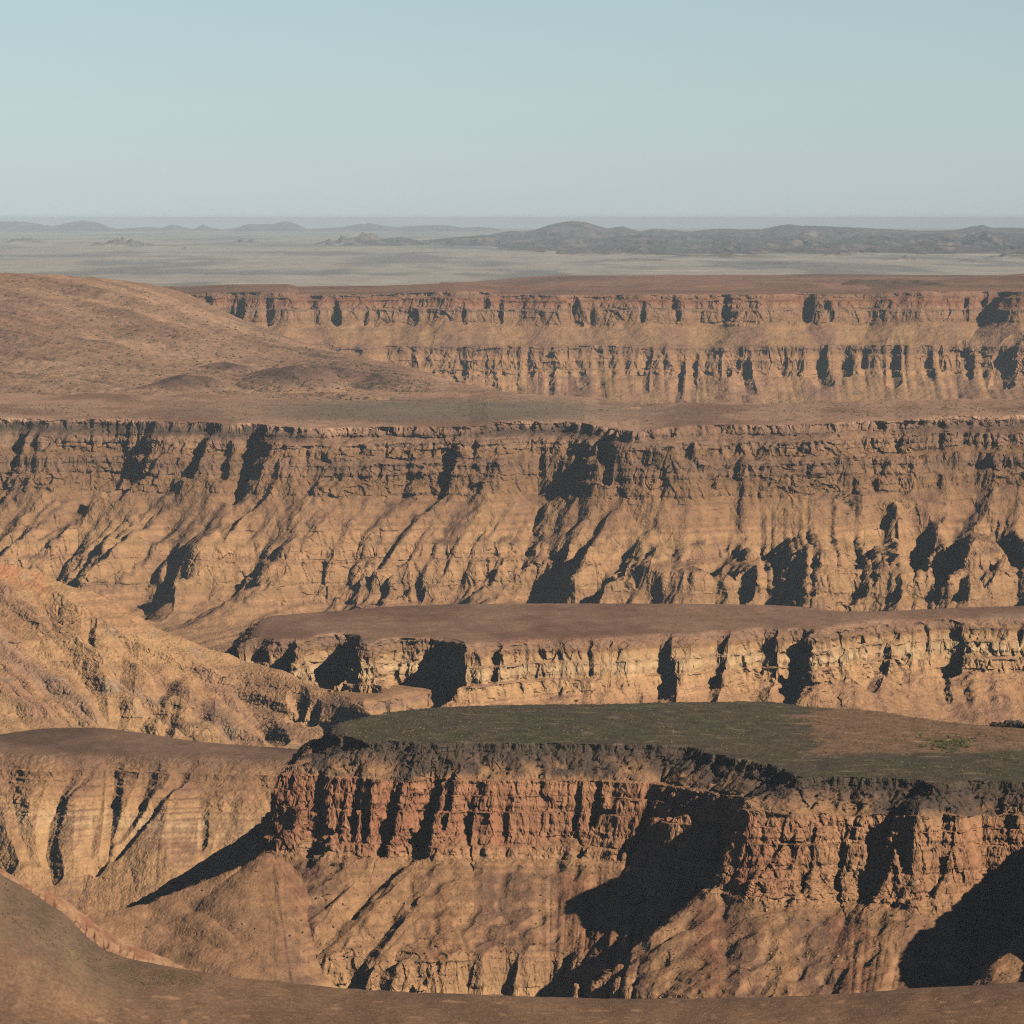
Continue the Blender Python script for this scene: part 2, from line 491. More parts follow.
# ================================================================== the near mesa
def build_mesa():
    t0 = time.time()
    z_r = -241.
    sh = Sheet(-30, 1330, 1.0 * RES, 1880, 2560, int(1100 / RES))
    X, Y = sh.X, sh.Y
    near = [(334, 724), (329, 731), (345, 738), (372, 742), (400, 741), (432, 744), (470, 742), (505, 743.5), (540, 743), (600, 744),
            (640, 744.5), (668, 745.5), (688, 747), (700, 751), (735, 758), (768, 765), (786, 771), (800, 779), (822, 776), (860, 778), (900, 778),
            (925, 781), (944, 786), (962, 780), (990, 781), (1030, 783), (1080, 785), (1118, 792), (1136, 806), (1150, 820), (1220, 826), (1400, 826)]
    far = [(345, 721), (380, 713), (430, 707), (512, 704), (600, 704), (700, 702), (770, 700), (800, 706), (870, 709), (910, 716), (950, 722), (1030, 729), (1200, 735), (1400, 735)]
    dip = lambda p: interp(p, [(660, 0), (800, -3.0), (1400, -4)])
    rim = rim_from_pixels(near, z_r, 2, dip); back = rim_from_pixels(far, z_r, 2, dip)
    d0, s = sdf(X, Y, rim, back, RW=70)
    prof = [(-400, -239.5), (-60, -240), (0, -241), (1.2, -244.4), (5, -246.5), (15, -254), (17.5, -257), (21, -265), (24, -273), (28, -283.5),
            (31, -285.5), (33, -289), (40, -292.5), (60, -305), (84, -321), (94, -327), (97, -331), (101, -343), (112, -352), (150, -372), (260, -395), (700, -410)]
    out = sm(0, 12, d0)
    wob = 5 * n2(X, Y, 70, 3) + 2.6 * n2(X, Y, 26, 4)
    base = 7 * n2(s, d0, 45, 7, 500) + 4 * n2(s, d0, 17, 8, 500)
    fl = (2.3 * n2(X, Y, 11, 5) + .7 * n2(X, Y, 5, 6)) * (.55 + .9 * sm(-.4, .5, n2(X, Y, 60, 19)))
    s = X * 1.05
    jm = interp(512 + FOC * X / Y, [(250, 1), (440, 1), (480, .4), (600, .35), (690, .35), (760, .9), (860, .8), (930, .6), (1024, .9)])
    fl = fl * jm
    u = d0 + wob * sm(2, 30, d0) + fl * sm(-3, 3, d0) * (1 - .85 * sm(32, 45, d0))
    # rills running down the talus; the fall line leans to the left on the flanks facing that way
    sk = s + d0 * interp(512 + FOC * X / Y, [(200, .9), (420, .85), (480, .1), (545, 0), (590, .3), (640, .9), (720, .9), (770, .5), (850, .15), (900, .35), (1100, .6)])
    q = np.abs(n2(sk, d0, 19, 11, 900)); q2 = np.abs(n2(sk, d0, 6.5, 12, 260))
    u = u + (5.0 * (.5 - q) + 1.5 * (.5 - q2)) * sm(30, 60, d0)
    u = np.where((u > 22) & (u < 50), np.clip(u + base * sm(22, 27, u) * sm(50, 38, u), 22, 50), u).astype(F32)
    Z0 = interp(u, prof)
    g = [([(432, 762), (425, 790), (415, 830), (400, 850), (370, 885), (340, 920), (315, 952), (285, 985)], (9, 6), (15, 5)),
         ([(452, 768), (446, 780), (440, 800)], (4, 4), (9, 4)),
         ([(410, 890), (380, 930), (350, 965), (335, 990)], (7, 10), (3, 14)),
         ([(360, 910), (330, 940), (300, 972), (280, 990)], (6, 10), (3, 13)),
         ([(392, 790), (386, 820), (384, 850)], (5, 5), (7, 5)),
         ([(355, 790), (350, 830)], (4, 4), (5, 4)),
         ([(366, 785), (363, 830)], (3, 3), (6, 4)),
         ([(342, 790), (338, 830)], (3, 3), (5, 4)),
         ([(318, 800), (322, 835)], (3, 3), (5, 4)),
         ([(180, 930), (160, 950), (145, 962)], (3, 5), (2, 7)),
         ([(196, 955), (192, 972), (185, 985)], (5, 8), (3, 12)),
         ([(466, 960), (462, 978), (458, 1004)], (7, 8), (9, 14)),
         ([(502, 960), (500, 980), (505, 1004)], (8, 9), (10, 15)),
         ([(595, 795), (592, 815)], (3, 3), (6, 3)), ([(576, 798), (576, 812)], (3, 2), (5, 3)),
         ([(700, 880), (655, 925), (610, 965), (545, 1000)], (20, 16), (8, 14)),
         ([(740, 880), (700, 905), (640, 950), (590, 985), (560, 1003)], (4, 7), (2, 7)),
         ([(725, 905), (680, 935), (640, 960), (610, 985)], (4, 6), (2, 6)),
         ([(860, 930), (835, 975), (828, 990)], (3, 5), (1, 6)),
         ([(770, 965), (755, 990)], (5, 8), (3, 9)),
         ([(725, 900), (728, 950), (725, 990)], (6, 6), (2, 2)),
         ([(944, 795), (940, 830), (925, 850)], (10, 8), (12, 7)),
         ([(1020, 840), (1000, 870), (975, 930), (945, 990)], (26, 30), (8, 18)),
         ([(985, 800), (972, 830)], (5, 5), (8, 5)),
         ([(842, 820), (838, 850)], (3, 3), (5, 3)), ([(870, 822), (872, 855)], (3, 3), (4, 2)), ([(812, 825), (806, 860)], (2, 3), (4, 3)),
         ([(905, 825), (912, 850)], (4, 4), (5, 4))]
    # small notches of the dark cap
    rs = np.random.RandomState(2)
    c = gullies(sh, Z0, X, Y, g)
    r = gullies(sh, Z0, X, Y, [([(752, 868), (700, 905), (650, 945), (590, 996)], (26, 20), (12, 8)),
                               ([(1024, 938), (1000, 960), (975, 990)], (20, 20), (12, 12)),
                               ([(322, 772), (300, 800), (280, 838)], (16, 20), (5, 13)),
                               ([(350, 905), (322, 945), (300, 985)], (9, 14), (2, 5))])
    notch = 5.0 * np.maximum(0, n2(X, Y, 8, 31)) + 3.0 * np.maximum(0, n2(X, Y, 3.2, 32)) * (1 - sm(3, 14, u))
    u = u + c * sm(-4, 6, d0 + c * .2) - r + notch * sm(-6, 0, u)
    Z = interp(u, prof)
    bm = (1 - sm(45, 60, u)) * .75 * sm(.05, .45, n2(s, d0, 24, 91, 60) + .2 * n2(s, d0, 9, 92, 24))
    Z = Z + (interp(u, soften(prof, 16)) - Z) * bm
    Z = Z + .5 * fbm2(X, Y, 60, 40, 3) * sm(0, -30, u)
    # the lowest cliff band is buried under scree along the left tail of the mesa
    soft_prof = [p for p in prof if p[0] <= 84] + [(120, -345), (170, -368), (260, -395), (700, -410)]
    pxa = 512 + FOC * X / Y
    Z = Z + 4.2 * (n2(s, d0, 42, 95, 200) + .7 * n2(s, d0, 15, 96, 90)) * sm(5, 15, u) * (1 - sm(30, 44, u))
    left = sm(315, 255, pxa + 20 * n2(X, Y, 30, 44)) * (.7 + .3 * sm(200, 180, pxa))
    Z = Z + (interp(u, soft_prof) - Z) * left
    Z = Z + dip(pxa)
    cz, cd = crest_ridge(X, Y, [(272, 846, 2207), (255, 857, 2206), (225, 873, 2203), (195, 885, 2200), (150, 902, 2195), (95, 914, 2185), (40, 935, 2170), (-60, 975, 2150)],
                         [(0, 0), (6, 2.5), (60, 36), (140, 84), (200, 120)])
    al = X * .8 + Y * .6; ac = X * .6 - Y * .8
    cz = cz + 2.0 * fbm2(X, Y, 30, 97, 3) - 3.2 * (.5 - np.abs(n2(al, ac, 14, 98, 130))) * sm(0, 15, cd) + dip(pxa)
    cz = cz - .012 * np.maximum(0, X + 117) ** 2
    tail = cz > Z
    Z = np.where(tail, cz, Z).astype(F32); u = np.where(tail, 55 + cd * .4, u).astype(F32); s = np.where(tail, al, s).astype(F32)
    Zb = beds(Z, 5.0, 9, .5)
    hardw = sm(14, 18, u) * (1 - sm(32, 44, u)) + .6 * sm(84, 92, u)
    Z = Z + (Zb - Z) * np.clip(hardw, .25 * sm(30, 50, u), 1)
    Xr, Yr, (Zr, ur, sr) = sh.resample(Z, int(900 / RES), [u, s], kf=.25, kd=.08)
    amp = np.where(ur < 40, 1.25, .7).astype(F32)
    jr = interp(512 + FOC * Xr / Yr, [(250, 1), (440, 1), (480, .6), (600, .6), (690, .6), (760, 1), (860, .9), (930, .7), (1024, .9)])
    amp = amp * jr * (1 - .75 * sm(36, 46, ur) * (1 - sm(84, 92, ur)))
    X3, Y3, Z3, w, N = roughen(Xr, Yr, Zr, amp * sm(-5, 1, ur) + .12, 9.0, 70, bedlam=1.7, smallamp=.3, grain=.2, gs=1.2, gmask=sm(-2, 2, ur) * .9 + .08)
    # ---------------- colour of the rock itself
    n_a = fbm2(Xr, Yr, 40, 50, 3); n_b = n3(Xr, Yr, Zr, 7, 51)
    px = 512 + FOC * Xr / Yr
    redness = interp(px, [(0, .7), (300, .95), (440, .9), (520, .55), (600, .5), (690, .5), (800, .25), (880, .15), (960, .4), (1100, .5)])
    redness = np.clip(redness + .5 * n_a, 0, 1)
    cl = strata(Zr - dip(px), [(-400, PALE * .8), (-352, PALE * .9), (-340, PALE), (-330, TAN), (-300, TAN), (-292, TAN * .8), (-288, ORANGE), (-256, ORANGE), (-251, BROWN * 1.1), (-241, BROWN)], 61, Xr, Yr, 2.5, 1.3, .22)
    rk = sm(-292, -281, Zr - dip(px) + 5 * n_a) * (1 - sm(-259, -254, Zr - dip(px))) * redness
    cl = mix(cl, RED * 1.15, np.clip(rk + .35 * n_b * rk, 0, 1))
    tal = mix(np.broadcast_to(TAN * .8, cl.shape), SCREE * .95, sm(-.25, .5, n2(sr, ur, 17, 52, 170) + .35 * n2(sr, ur, 5, 53, 60) + .1))
    tal = mix(tal, RED * .8, .6 * sm(.2, .7, n2(sr, ur, 22, 54, 130)))
    tal = tal * (1 + .22 * n3(Xr, Yr, Zr, 2.2, 55) + .18 * n3(Xr, Yr, Zr, 5, 56))[..., None]
    istal = sm(38, 48, ur) * (1 - w * .75)
    tal = mix(tal, TAN * .86 * (1 + .15 * n3(Xr, Yr, Zr, 3, 63))[..., None], .7 * sm(300, 250, px))
    c = mix(cl, tal, istal)
    slope = 1 - N[..., 2]
    rub = sm(1, 3, ur) * (1 - sm(14, 18, ur))
    c = mix(c, mix(np.broadcast_to(DARK * 1.0, cl.shape), mix(np.broadcast_to(BROWN * .95, cl.shape), TAN * .8, sm(6, 14, ur)), sm(-.1, .55, n_a + .5 * n_b + .25 * sm(4, 12, ur))), rub * .93)
    cap = 1 - sm(.2, 3, ur)
    topc = mix(np.broadcast_to(col3((.10, .083, .057)), cl.shape), col3((.088, .080, .05)), sm(-.2, .5, n_a))
    brown = sm(0, 26, px - 800 + 26 * n_a + 14 * n_b) * sm(0, 12, Yr - 2215 + .26 * (px - 1024) * -.5 + 14 * n_a)
    topc = mix(topc, col3((.24, .15, .095)), brown)
    topc = topc * (1 + .25 * n2(Xr, Yr, 9, 57, 14) + .2 * n2(Xr, Yr, 3.5, 58, 6) + .4 * n2(Xr, Yr, 1.5, 60, 3.4))[..., None]
    light = sm(.42, .7, n2(Xr, Yr, 14, 59, 7))[..., None]
    topc = topc + light * col3((.10, .08, .045)) * 1.1
    c = np.where((cap > .5)[..., None], topc, c)
    c = mix(c, DARK * .9, (sm(-.5, .3, ur) * (1 - sm(3, 6, ur))) * .8)
    o = mesh_from_grid('near_mesa', X3, Y3, Z3, c)
    o.data.materials.append(rock_material('near_mesa_rock', 6, 1.1, .22, .6, .6, 1.4))
    tag(o, 'dark topped mesa with red cliffs and tan talus fans beyond the foreground plain', 'mesa', 'structure')
    SURF['near'] = (sh, Z)
    print('mesa', time.time() - t0)
if not ONLY or 'B' in ONLY: build_mesa()
# ================================================================== generic canyon wall
def wall(name, label, sh, near, z_r, far, prof, gl, rg, color, k=1.5, rill=(3.0, 1.2), rill_from=(30, 60), wob=(5, 2.6), fl=(2.2, 1.0),
         hard=(), bedlam=3.0, bedhard=.5, seed=0, rows=500, rough_amp=1.5, rough_in=(-5, 1), soft=(36, 46, 84, 92), wfun=None, warp=None,
         kf=.25, kd=.08, smallamp=.3, top_amp=.8, bumps=(6, 1.1, .22, .6, .6, 1.4), RW=70, gfun=None, extra_z=None, softmul=.75, basebed=.2, cutback=.2, buried=.75, warpz=1.2, low_rough=(1e6, 1), rowfix=None, skew=None, crests=(), rill_sy=(150, 90), grain=.3):
    t0 = time.time()
    X, Y = sh.X, sh.Y
    near0 = near
    if rowfix: near = [(a, rowfix[0] + (b - rowfix[0]) * rowfix[1]) for a, b in near]
    rim = rim_from_pixels(near, z_r); back = rim_from_pixels(far, z_r)
    d0, s = sdf(X, Y, rim, back, RW=RW)
    px = 512 + FOC * X / Y
    s = X * 1.05
    if wfun is not None: d0 = wfun(d0, px)
    u = d0 + (wob[0] * n2(X, Y, 70 * k, seed + 3) + wob[1] * n2(X, Y, 26 * k, seed + 4)) * sm(2, 30, d0)
    u = u + (fl[0] * n2(X, Y, 9 * k, seed + 5) + fl[1] * n2(X, Y, 4 * k, seed + 6)) * sm(-3, 3, d0)
    if skew is not None: s = s + d0 * interp(px, skew)
    q = np.abs(n2(s, d0, 13 * k, seed + 11, rill_sy[0] * k)); q2 = np.abs(n2(s, d0, 6 * k, seed + 12, rill_sy[1] * k))
    u = u + (rill[0] * (.5 - q) + rill[1] * (.5 - q2)) * sm(rill_from[0], rill_from[1], d0)
    Z0 = interp(u, prof)
    c = gullies(sh, Z0, X, Y, gl) if gl else 0 * X
    r = gullies(sh, Z0, X, Y, rg) if rg else 0 * X
    if gfun is not None: c = c + gfun(d0, s, X, Y, px)
    u = u + c * sm(-8, 8, d0 + c * cutback) - r
    Z = interp(u, prof)
    bm = buried * sm(.05, .45, n2(s, d0, 30 * k, seed + 91, 70 * k) + .5 * n2(s, d0, 12 * k, seed + 92, 26 * k))
    Z = Z + (interp(u, soften(prof, 15 * k)) - Z) * bm
    Z = Z + warpz * k * (n2(s, d0, 55 * k, seed + 93, 300 * k) + .6 * n2(s, d0, 20 * k, seed + 94, 120 * k)) * sm(rill_from[0] - 20, rill_from[0] + 5, d0)
    Z = Z + top_amp * fbm2(X, Y, 60 * k, seed + 40, 3) * sm(0, -30, u)
    if rowfix:
        rw_ = interp(px, near0); Z = Z - (rw_ - rowfix[0]) * (1 - rowfix[1]) / FOC * rowfix[2] * sm(rowfix[3], rowfix[3] * .3, u) * sm(-700, -60, u)
    for pts, pr, uu in crests:
        cz, cd = crest_ridge(X, Y, pts, pr)
        cz = cz + 2.2 * k * n2(X, Y, 22 * k, seed + 97) * sm(0, 20, cd) - 4.2 * k * (.5 - np.abs(n2(X * .85 + Y * .5, X * .5 - Y * .85, 13 * k, seed + 98, 160 * k))) * sm(0, 25, cd) * .6
        top = cz > Z
        Z = np.where(top, cz, Z).astype(F32); u = np.where(top, uu + cd * .5, u).astype(F32); s = np.where(top, X * .85 + Y * .5 + 3000, s).astype(F32)
    if extra_z is not None: Z = extra_z(Z, u, X, Y, px)
    Zb = beds(Z, bedlam, seed + 9, bedhard)
    hw = basebed * np.ones_like(Z)
    for a, b, amt in hard: hw = np.maximum(hw, amt * sm(a - 3, a, u) * (1 - sm(b, b + 4, u)))
    Z = Z + (Zb - Z) * hw * sm(-1, 4, u)
    Xr, Yr, (Zr, ur, sr) = sh.resample(Z, int(rows / RES), [u, s], kf=kf, kd=kd)
    amp = rough_amp * (.5 + .9 * sm(-.4, .5, n2(Xr, 0 * Xr, 110 * k, seed + 88) + .6 * n2(Xr, Zr, 34 * k, seed + 89)))
    amp = amp * (1 - (1 - low_rough[1]) * sm(low_rough[0], low_rough[0] + 12, ur))
    amp = amp * (1 - softmul * sm(soft[0], soft[1], ur) * (1 - sm(soft[2], soft[3], ur)))
    X3, Y3, Z3, w, N = roughen(Xr, Yr, Zr, amp * sm(rough_in[0], rough_in[1], ur) + .08 * k, 9.0 * k, seed + 70, bedlam=1.7 * k, smallamp=smallamp, grain=grain, gs=.85 * k, gmask=sm(-3, 3, ur) * .95 + .05)
    pxr = 512 + FOC * Xr / Yr
    col = color(Xr, Yr, Zr, ur, sr, w, N, pxr)
    o = mesh_from_grid(name, X3, Y3, Z3, col)
    o.data.materials.append(rock_material(name + '_rock', *bumps))
    tag(o, label, None, 'structure')
    SURF[name] = (sh, Z)
    print(name, time.time() - t0)
    return o

def talus_colour(base, dark, sr, ur, Xr, Yr, Zr, k, seed, red=.4, grain=.2):
    t = mix(np.broadcast_to(base, Xr.shape + (3,)), dark, sm(-.2, .5, n2(sr, ur, 17 * k, seed + 52, 170 * k) + .35 * n2(sr, ur, 5 * k, seed + 53, 60 * k) + .1))
    t = mix(t, RED * .95, red * sm(.25, .75, n2(sr, ur, 22 * k, seed + 54, 130 * k)))
    return t * (1 + grain * n3(Xr, Yr, Zr, 2.2 * k, seed + 55) + grain * .8 * n3(Xr, Yr, Zr, 5 * k, seed + 56))[..., None]

def top_colour(c0, c1, Xr, Yr, k, seed, lightamt=.5):
    a = fbm2(Xr, Yr, 60 * k, seed + 50, 3, sy=160 * k)
    t = mix(np.broadcast_to(c0 * 1.12, Xr.shape + (3,)), c1 * .78, sm(-.25, .55, a + .25 * n2(Xr, Yr, 22 * k, seed + 61, 60 * k)))
    t = t * (1 + .15 * n2(Xr, Yr, 9 * k, seed + 57, 24 * k) + .12 * n2(Xr, Yr, 3.5 * k, seed + 58, 10 * k))[..., None]
    return t + sm(.42, .7, n2(Xr, Yr, 16 * k, seed + 59, 26 * k))[..., None] * col3((.08, .055, .035)) * lightamt

# ------------------------------------------------------------------ C: tawny bench wall, lower left
def build_bench_left():
    k = 1.3
    z_r = -305.
    sh = Sheet(-200, 420, 1.0 * RES, 2480, 3100, int(700 / RES))
    near = [(-260, 752), (-60, 750), (0, 751), (60, 755), (110, 752), (160, 756), (200, 756), (250, 757), (300, 758), (340, 760), (420, 764)]
    far = [(-260, 742), (-40, 737), (0, 733), (40, 727), (100, 726), (150, 732), (200, 741), (300, 748), (340, 750), (420, 752)]
    prof = [(-300, -304), (-30, -304.5), (-6, -304.8), (0, -306), (9, -311), (14, -314), (18, -319), (30, -326), (36, -333), (60, -350), (80, -368), (100, -381), (130, -396), (200, -410), (600, -425)]
    G = [([(72, 768), (60, 790), (50, 815), (45, 845), (52, 875)], (9, 6), (5, 9)),
         ([(90, 768), (72, 790), (60, 805)], (4, 4), (3, 4)),
         ([(115, 768), (112, 815), (108, 850), (96, 868)], (5, 5), (4, 7)),
         ([(192, 762), (178, 782), (160, 802), (140, 825), (115, 850)], (4, 6), (3, 8)),
         ([(150, 770), (138, 805), (118, 835)], (6, 8), (4, 6)),
         
         ([(10, 775), (18, 830), (30, 860)], (6, 8), (3, 6)),
         ([(-30, 775), (-20, 830), (0, 870)], (8, 10), (4, 8)),
         ([(203, 815), (202, 845)], (3, 3), (2, 4)),
         ([(232, 800), (222, 850)], (4, 6), (1, 3)),
         ([(262, 790), (278, 815)], (4, 4), (2, 4))]
    RG = [([(170, 800), (160, 850), (170, 880)], (16, 20), (5, 9)), ([(75, 800), (72, 860)], (10, 10), (4, 5)), ([(15, 830), (20, 880)], (10, 14), (2, 6))]
    def color(X, Y, Z, u, s, w, N, px):
        c = strata(Z, [(-420, TAN * .9), (-392, TAN), (-372, PALE * .85), (-350, PALE * .95), (-338, CREAM * .92), (-331, PALE * .9), (-324, TAN * .95), (-316, TAN * .68), (-308, BROWN * 1.0)], 161, X, Y, 4, .9, .07)
        gen = 1 - N[..., 2]
        t = talus_colour(TAN, SCREE * 1.25, s, u, X, Y, Z, k, 160, .15, .14)
        c = mix(c, t, .75 * (1 - sm(.12, .35, gen)) + .12)
        tp = top_colour(BROWN * 1.15, BROWN * .95, X, Y, k, 165)
        return mix(tp, c, sm(-2, 12, u))
    wall('tawny_bench', 'tawny layered bench wall with pale bedding, left of the near mesa', sh, near, z_r, far, prof, G, RG, color, k,
         rill=(2.2, 1.0), rill_from=(15, 50), wob=(4, 2), fl=(.9, .5), hard=[(12, 40, .7), (40, 100, .22)], bedlam=2.9, bedhard=.5, seed=200, rows=460,
         rough_amp=.75, soft=(45, 60, 300, 301), softmul=.5, smallamp=.4)
if not ONLY or 'C' in ONLY: build_bench_left()

# ------------------------------------------------------------------ E2: ledge platform under the pale bench; E: the pale bench
def pale_color(seed, k, zlo, zhi, topc, cream=True, red=.0):
    def color(X, Y, Z, u, s, w, N, px):
        t = (zhi - zlo)
        c = strata(Z, [(zlo - 60, TAN), (zlo - 8, ORANGE * .95), (zlo, TAN * 1.05), (zlo + .35 * t, PALE), (zlo + .55 * t, CREAM * .88 if cream else PALE), (zlo + .8 * t, PALE * .85), (zhi - 7, TAN * .8), (zhi - 2, BROWN * 1.3), (zhi + 6, BROWN)], seed + 61, X, Y, 3, 1.3 * k, .18)
        vs = n3(X, Y, Z, 14 * k, seed + 5, 60 * k)
        c = mix(c, ORANGE * .9, .5 * sm(.1, .6, vs))
        c = mix(c, BROWN * 1.3, .4 * sm(.3, .7, n3(X, Y, Z, 6 * k, seed + 6, 30 * k)))
        gen = 1 - N[..., 2]
        tl = talus_colour(TAN, SCREE * 1.4, s, u, X, Y, Z, k, seed, .2, .14)
        c = mix(c, tl, (1 - sm(.12, .32, gen)) * .85)
        return mix(topc(X, Y, px), c, sm(-2, 8, u))
    return color

def build_bench_mid():
    k = 1.6
    z_r = -300.
    sh = Sheet(180, 1330, 1.0 * RES, 3120, 3900, int(900 / RES))
    near = [(262, 618), (252, 628), (251, 637), (262, 640), (300, 639), (316, 636), (335, 634), (352, 634), (362, 640), (378, 642), (392, 639), (420, 637), (450, 640), (462, 643), (490, 640), (530, 637), (570, 637), (620, 635), (660, 633),
            (700, 632), (740, 629), (780, 627), (820, 628), (850, 622), (880, 618), (930, 617), (980, 616), (1024, 616), (1150, 612), (1400, 612)]
    far = [(272, 614), (330, 610), (400, 603.5), (512, 602), (640, 602), (768, 603), (815, 606), (845, 611), (880, 610), (940, 607), (1024, 604), (1400, 600)]
    prof = [(-500, -299), (-20, -300), (-6, -300.5), (0, -301.5), (7, -305), (10, -308), (13, -316), (17, -318), (20, -328), (25, -330), (29, -339), (40, -345), (60, -358), (110, -372), (400, -400), (800, -410)]
    G = [([(272, 638), (270, 655), (270, 666)], (17, 18), (26, 34), .4),
         ([(338, 634), (336, 655), (330, 680)], (15, 20), (30, 40), .4), ([(318, 640), (318, 665)], (4, 5), (6, 8)),
         ([(400, 640), (400, 660), (399, 686)], (17, 17), (34, 40), .4), ([(435, 640), (436, 660), (437, 688)], (19, 21), (36, 44), .4),
         ([(472, 645), (470, 680)], (4, 5), (5, 6)), ([(497, 645), (492, 672)], (4, 4), (7, 6)), ([(526, 648), (525, 675)], (2, 2), (4, 4)), ([(588, 640), (590, 672)], (3, 3), (6, 5)),
         ([(662, 630), (658, 655), (658, 672), (655, 702)], (7, 15), (9, 22), .6), ([(645, 672), (636, 700)], (9, 13), (5, 22), .6),
         ([(727, 617), (715, 645), (708, 672), (703, 700)], (8, 14), (11, 24), .6), ([(737, 672), (728, 700)], (8, 12), (5, 20), .6),
         ([(770, 618), (760, 645), (752, 668), (746, 700)], (9, 19), (14, 32), .6), ([(800, 633), (795, 650), (797, 670)], (10, 12), (22, 26), .6), ([(788, 680), (780, 702)], (12, 15), (14, 26), .6),
         ([(840, 638), (837, 655)], (4, 4), (8, 8)), ([(880, 640), (872, 660), (860, 680)], (9, 12), (12, 18), .6), ([(910, 640), (902, 670), (900, 690)], (5, 7), (5, 9)),
         ([(926, 630), (921, 655)], (7, 7), (16, 16), .6), ([(946, 630), (944, 658)], (13, 14), (26, 28), .6), ([(944, 670), (947, 700)], (3, 4), (6, 6)), ([(1019, 630), (1022, 650)], (3, 3), (6, 5)),
         ([(560, 645), (558, 690)], (2, 3), (3, 3)), ([(610, 640), (606, 690)], (2, 3), (3, 3))]
    RG = [([(365, 642), (368, 690)], (9, 9), (6, 6)), ([(320, 645), (315, 690)], (8, 8), (3, 3)), ([(810, 640), (812, 700)], (12, 16), (6, 14)), ([(740, 640), (722, 700)], (10, 10), (3, 9)), ([(870, 700), (880, 720)], (30, 40), (5, 14)), ([(1000, 700), (1020, 715)], (40, 50), (10, 22)),
          ([(690, 640), (680, 700)], (14, 18), (4, 8))]
    top = lambda X, Y, px: top_colour(BROWN * 1.35, SCREE * 1.35, X, Y, k, 330)
    wall('pale_bench', 'long brown topped bench with cream cliffs and dark clefts behind the near mesa', sh, near, z_r, far, prof, G, RG,
         pale_color(300, k, -345, -303, top), k, rill=(4.0, 2.0), rill_from=(26, 60), wob=(8, 7), fl=(4.5, 2.2), hard=[(10, 40, .35)], bedlam=4.0, bedhard=.4, cutback=.45, seed=300, rows=420,
         rough_amp=2.0, soft=(40, 60, 300, 301), softmul=.4, smallamp=.22, bumps=(8, 2, .2, .6, 1, 2))
    # lower ledge
    sh2 = Sheet(150, 700, 1.0 * RES, 3050, 3600, int(500 / RES))
    near2 = [(180, 662), (230, 672), (262, 686), (290, 690), (318, 688), (345, 694), (356, 702), (378, 700), (392, 695), (410, 690), (440, 688), (480, 688), (500, 683), (530, 674), (560, 664), (600, 655), (720, 645)]
    far2 = [(180, 640), (300, 640), (720, 640)]
    prof2 = [(-300, -333.5), (-8, -334), (0, -335), (5, -338), (8, -347), (16, -356), (40, -368), (120, -384), (400, -400)]
    G2 = [([(300, 692), (296, 703), (292, 716)], (6, 9), (5, 12)), ([(315, 705), (312, 722)], (6, 8), (9, 11)), ([(330, 722), (334, 735)], (8, 9), (9, 12)),
          ([(368, 697), (366, 715)], (10, 14), (10, 16)), ([(385, 700), (384, 716)], (6, 8), (9, 12)), ([(398, 700), (397, 714)], (5, 6), (8, 9)), ([(275, 730), (268, 745)], (6, 8), (4, 10))]
    wall('tan_ledge', 'low tan rock ledge below the pale bench', sh2, near2, -334., far2, prof2, G2, [], pale_color(350, k, -358, -337, lambda X, Y, px: top_colour(TAN * .85, TAN * .7, X, Y, k, 352), False), k,
         rill=(5.0, 2.5), rill_from=(10, 30), wob=(5, 3), fl=(2.5, 1.3), hard=[(3, 20, .5)], bedlam=4.0, seed=350, rows=220, rough_amp=1.7, soft=(30, 45, 300, 301), softmul=.5, bumps=(8, 2, .2, .6, 1, 2))
if not ONLY or 'E' in ONLY: build_bench_mid()

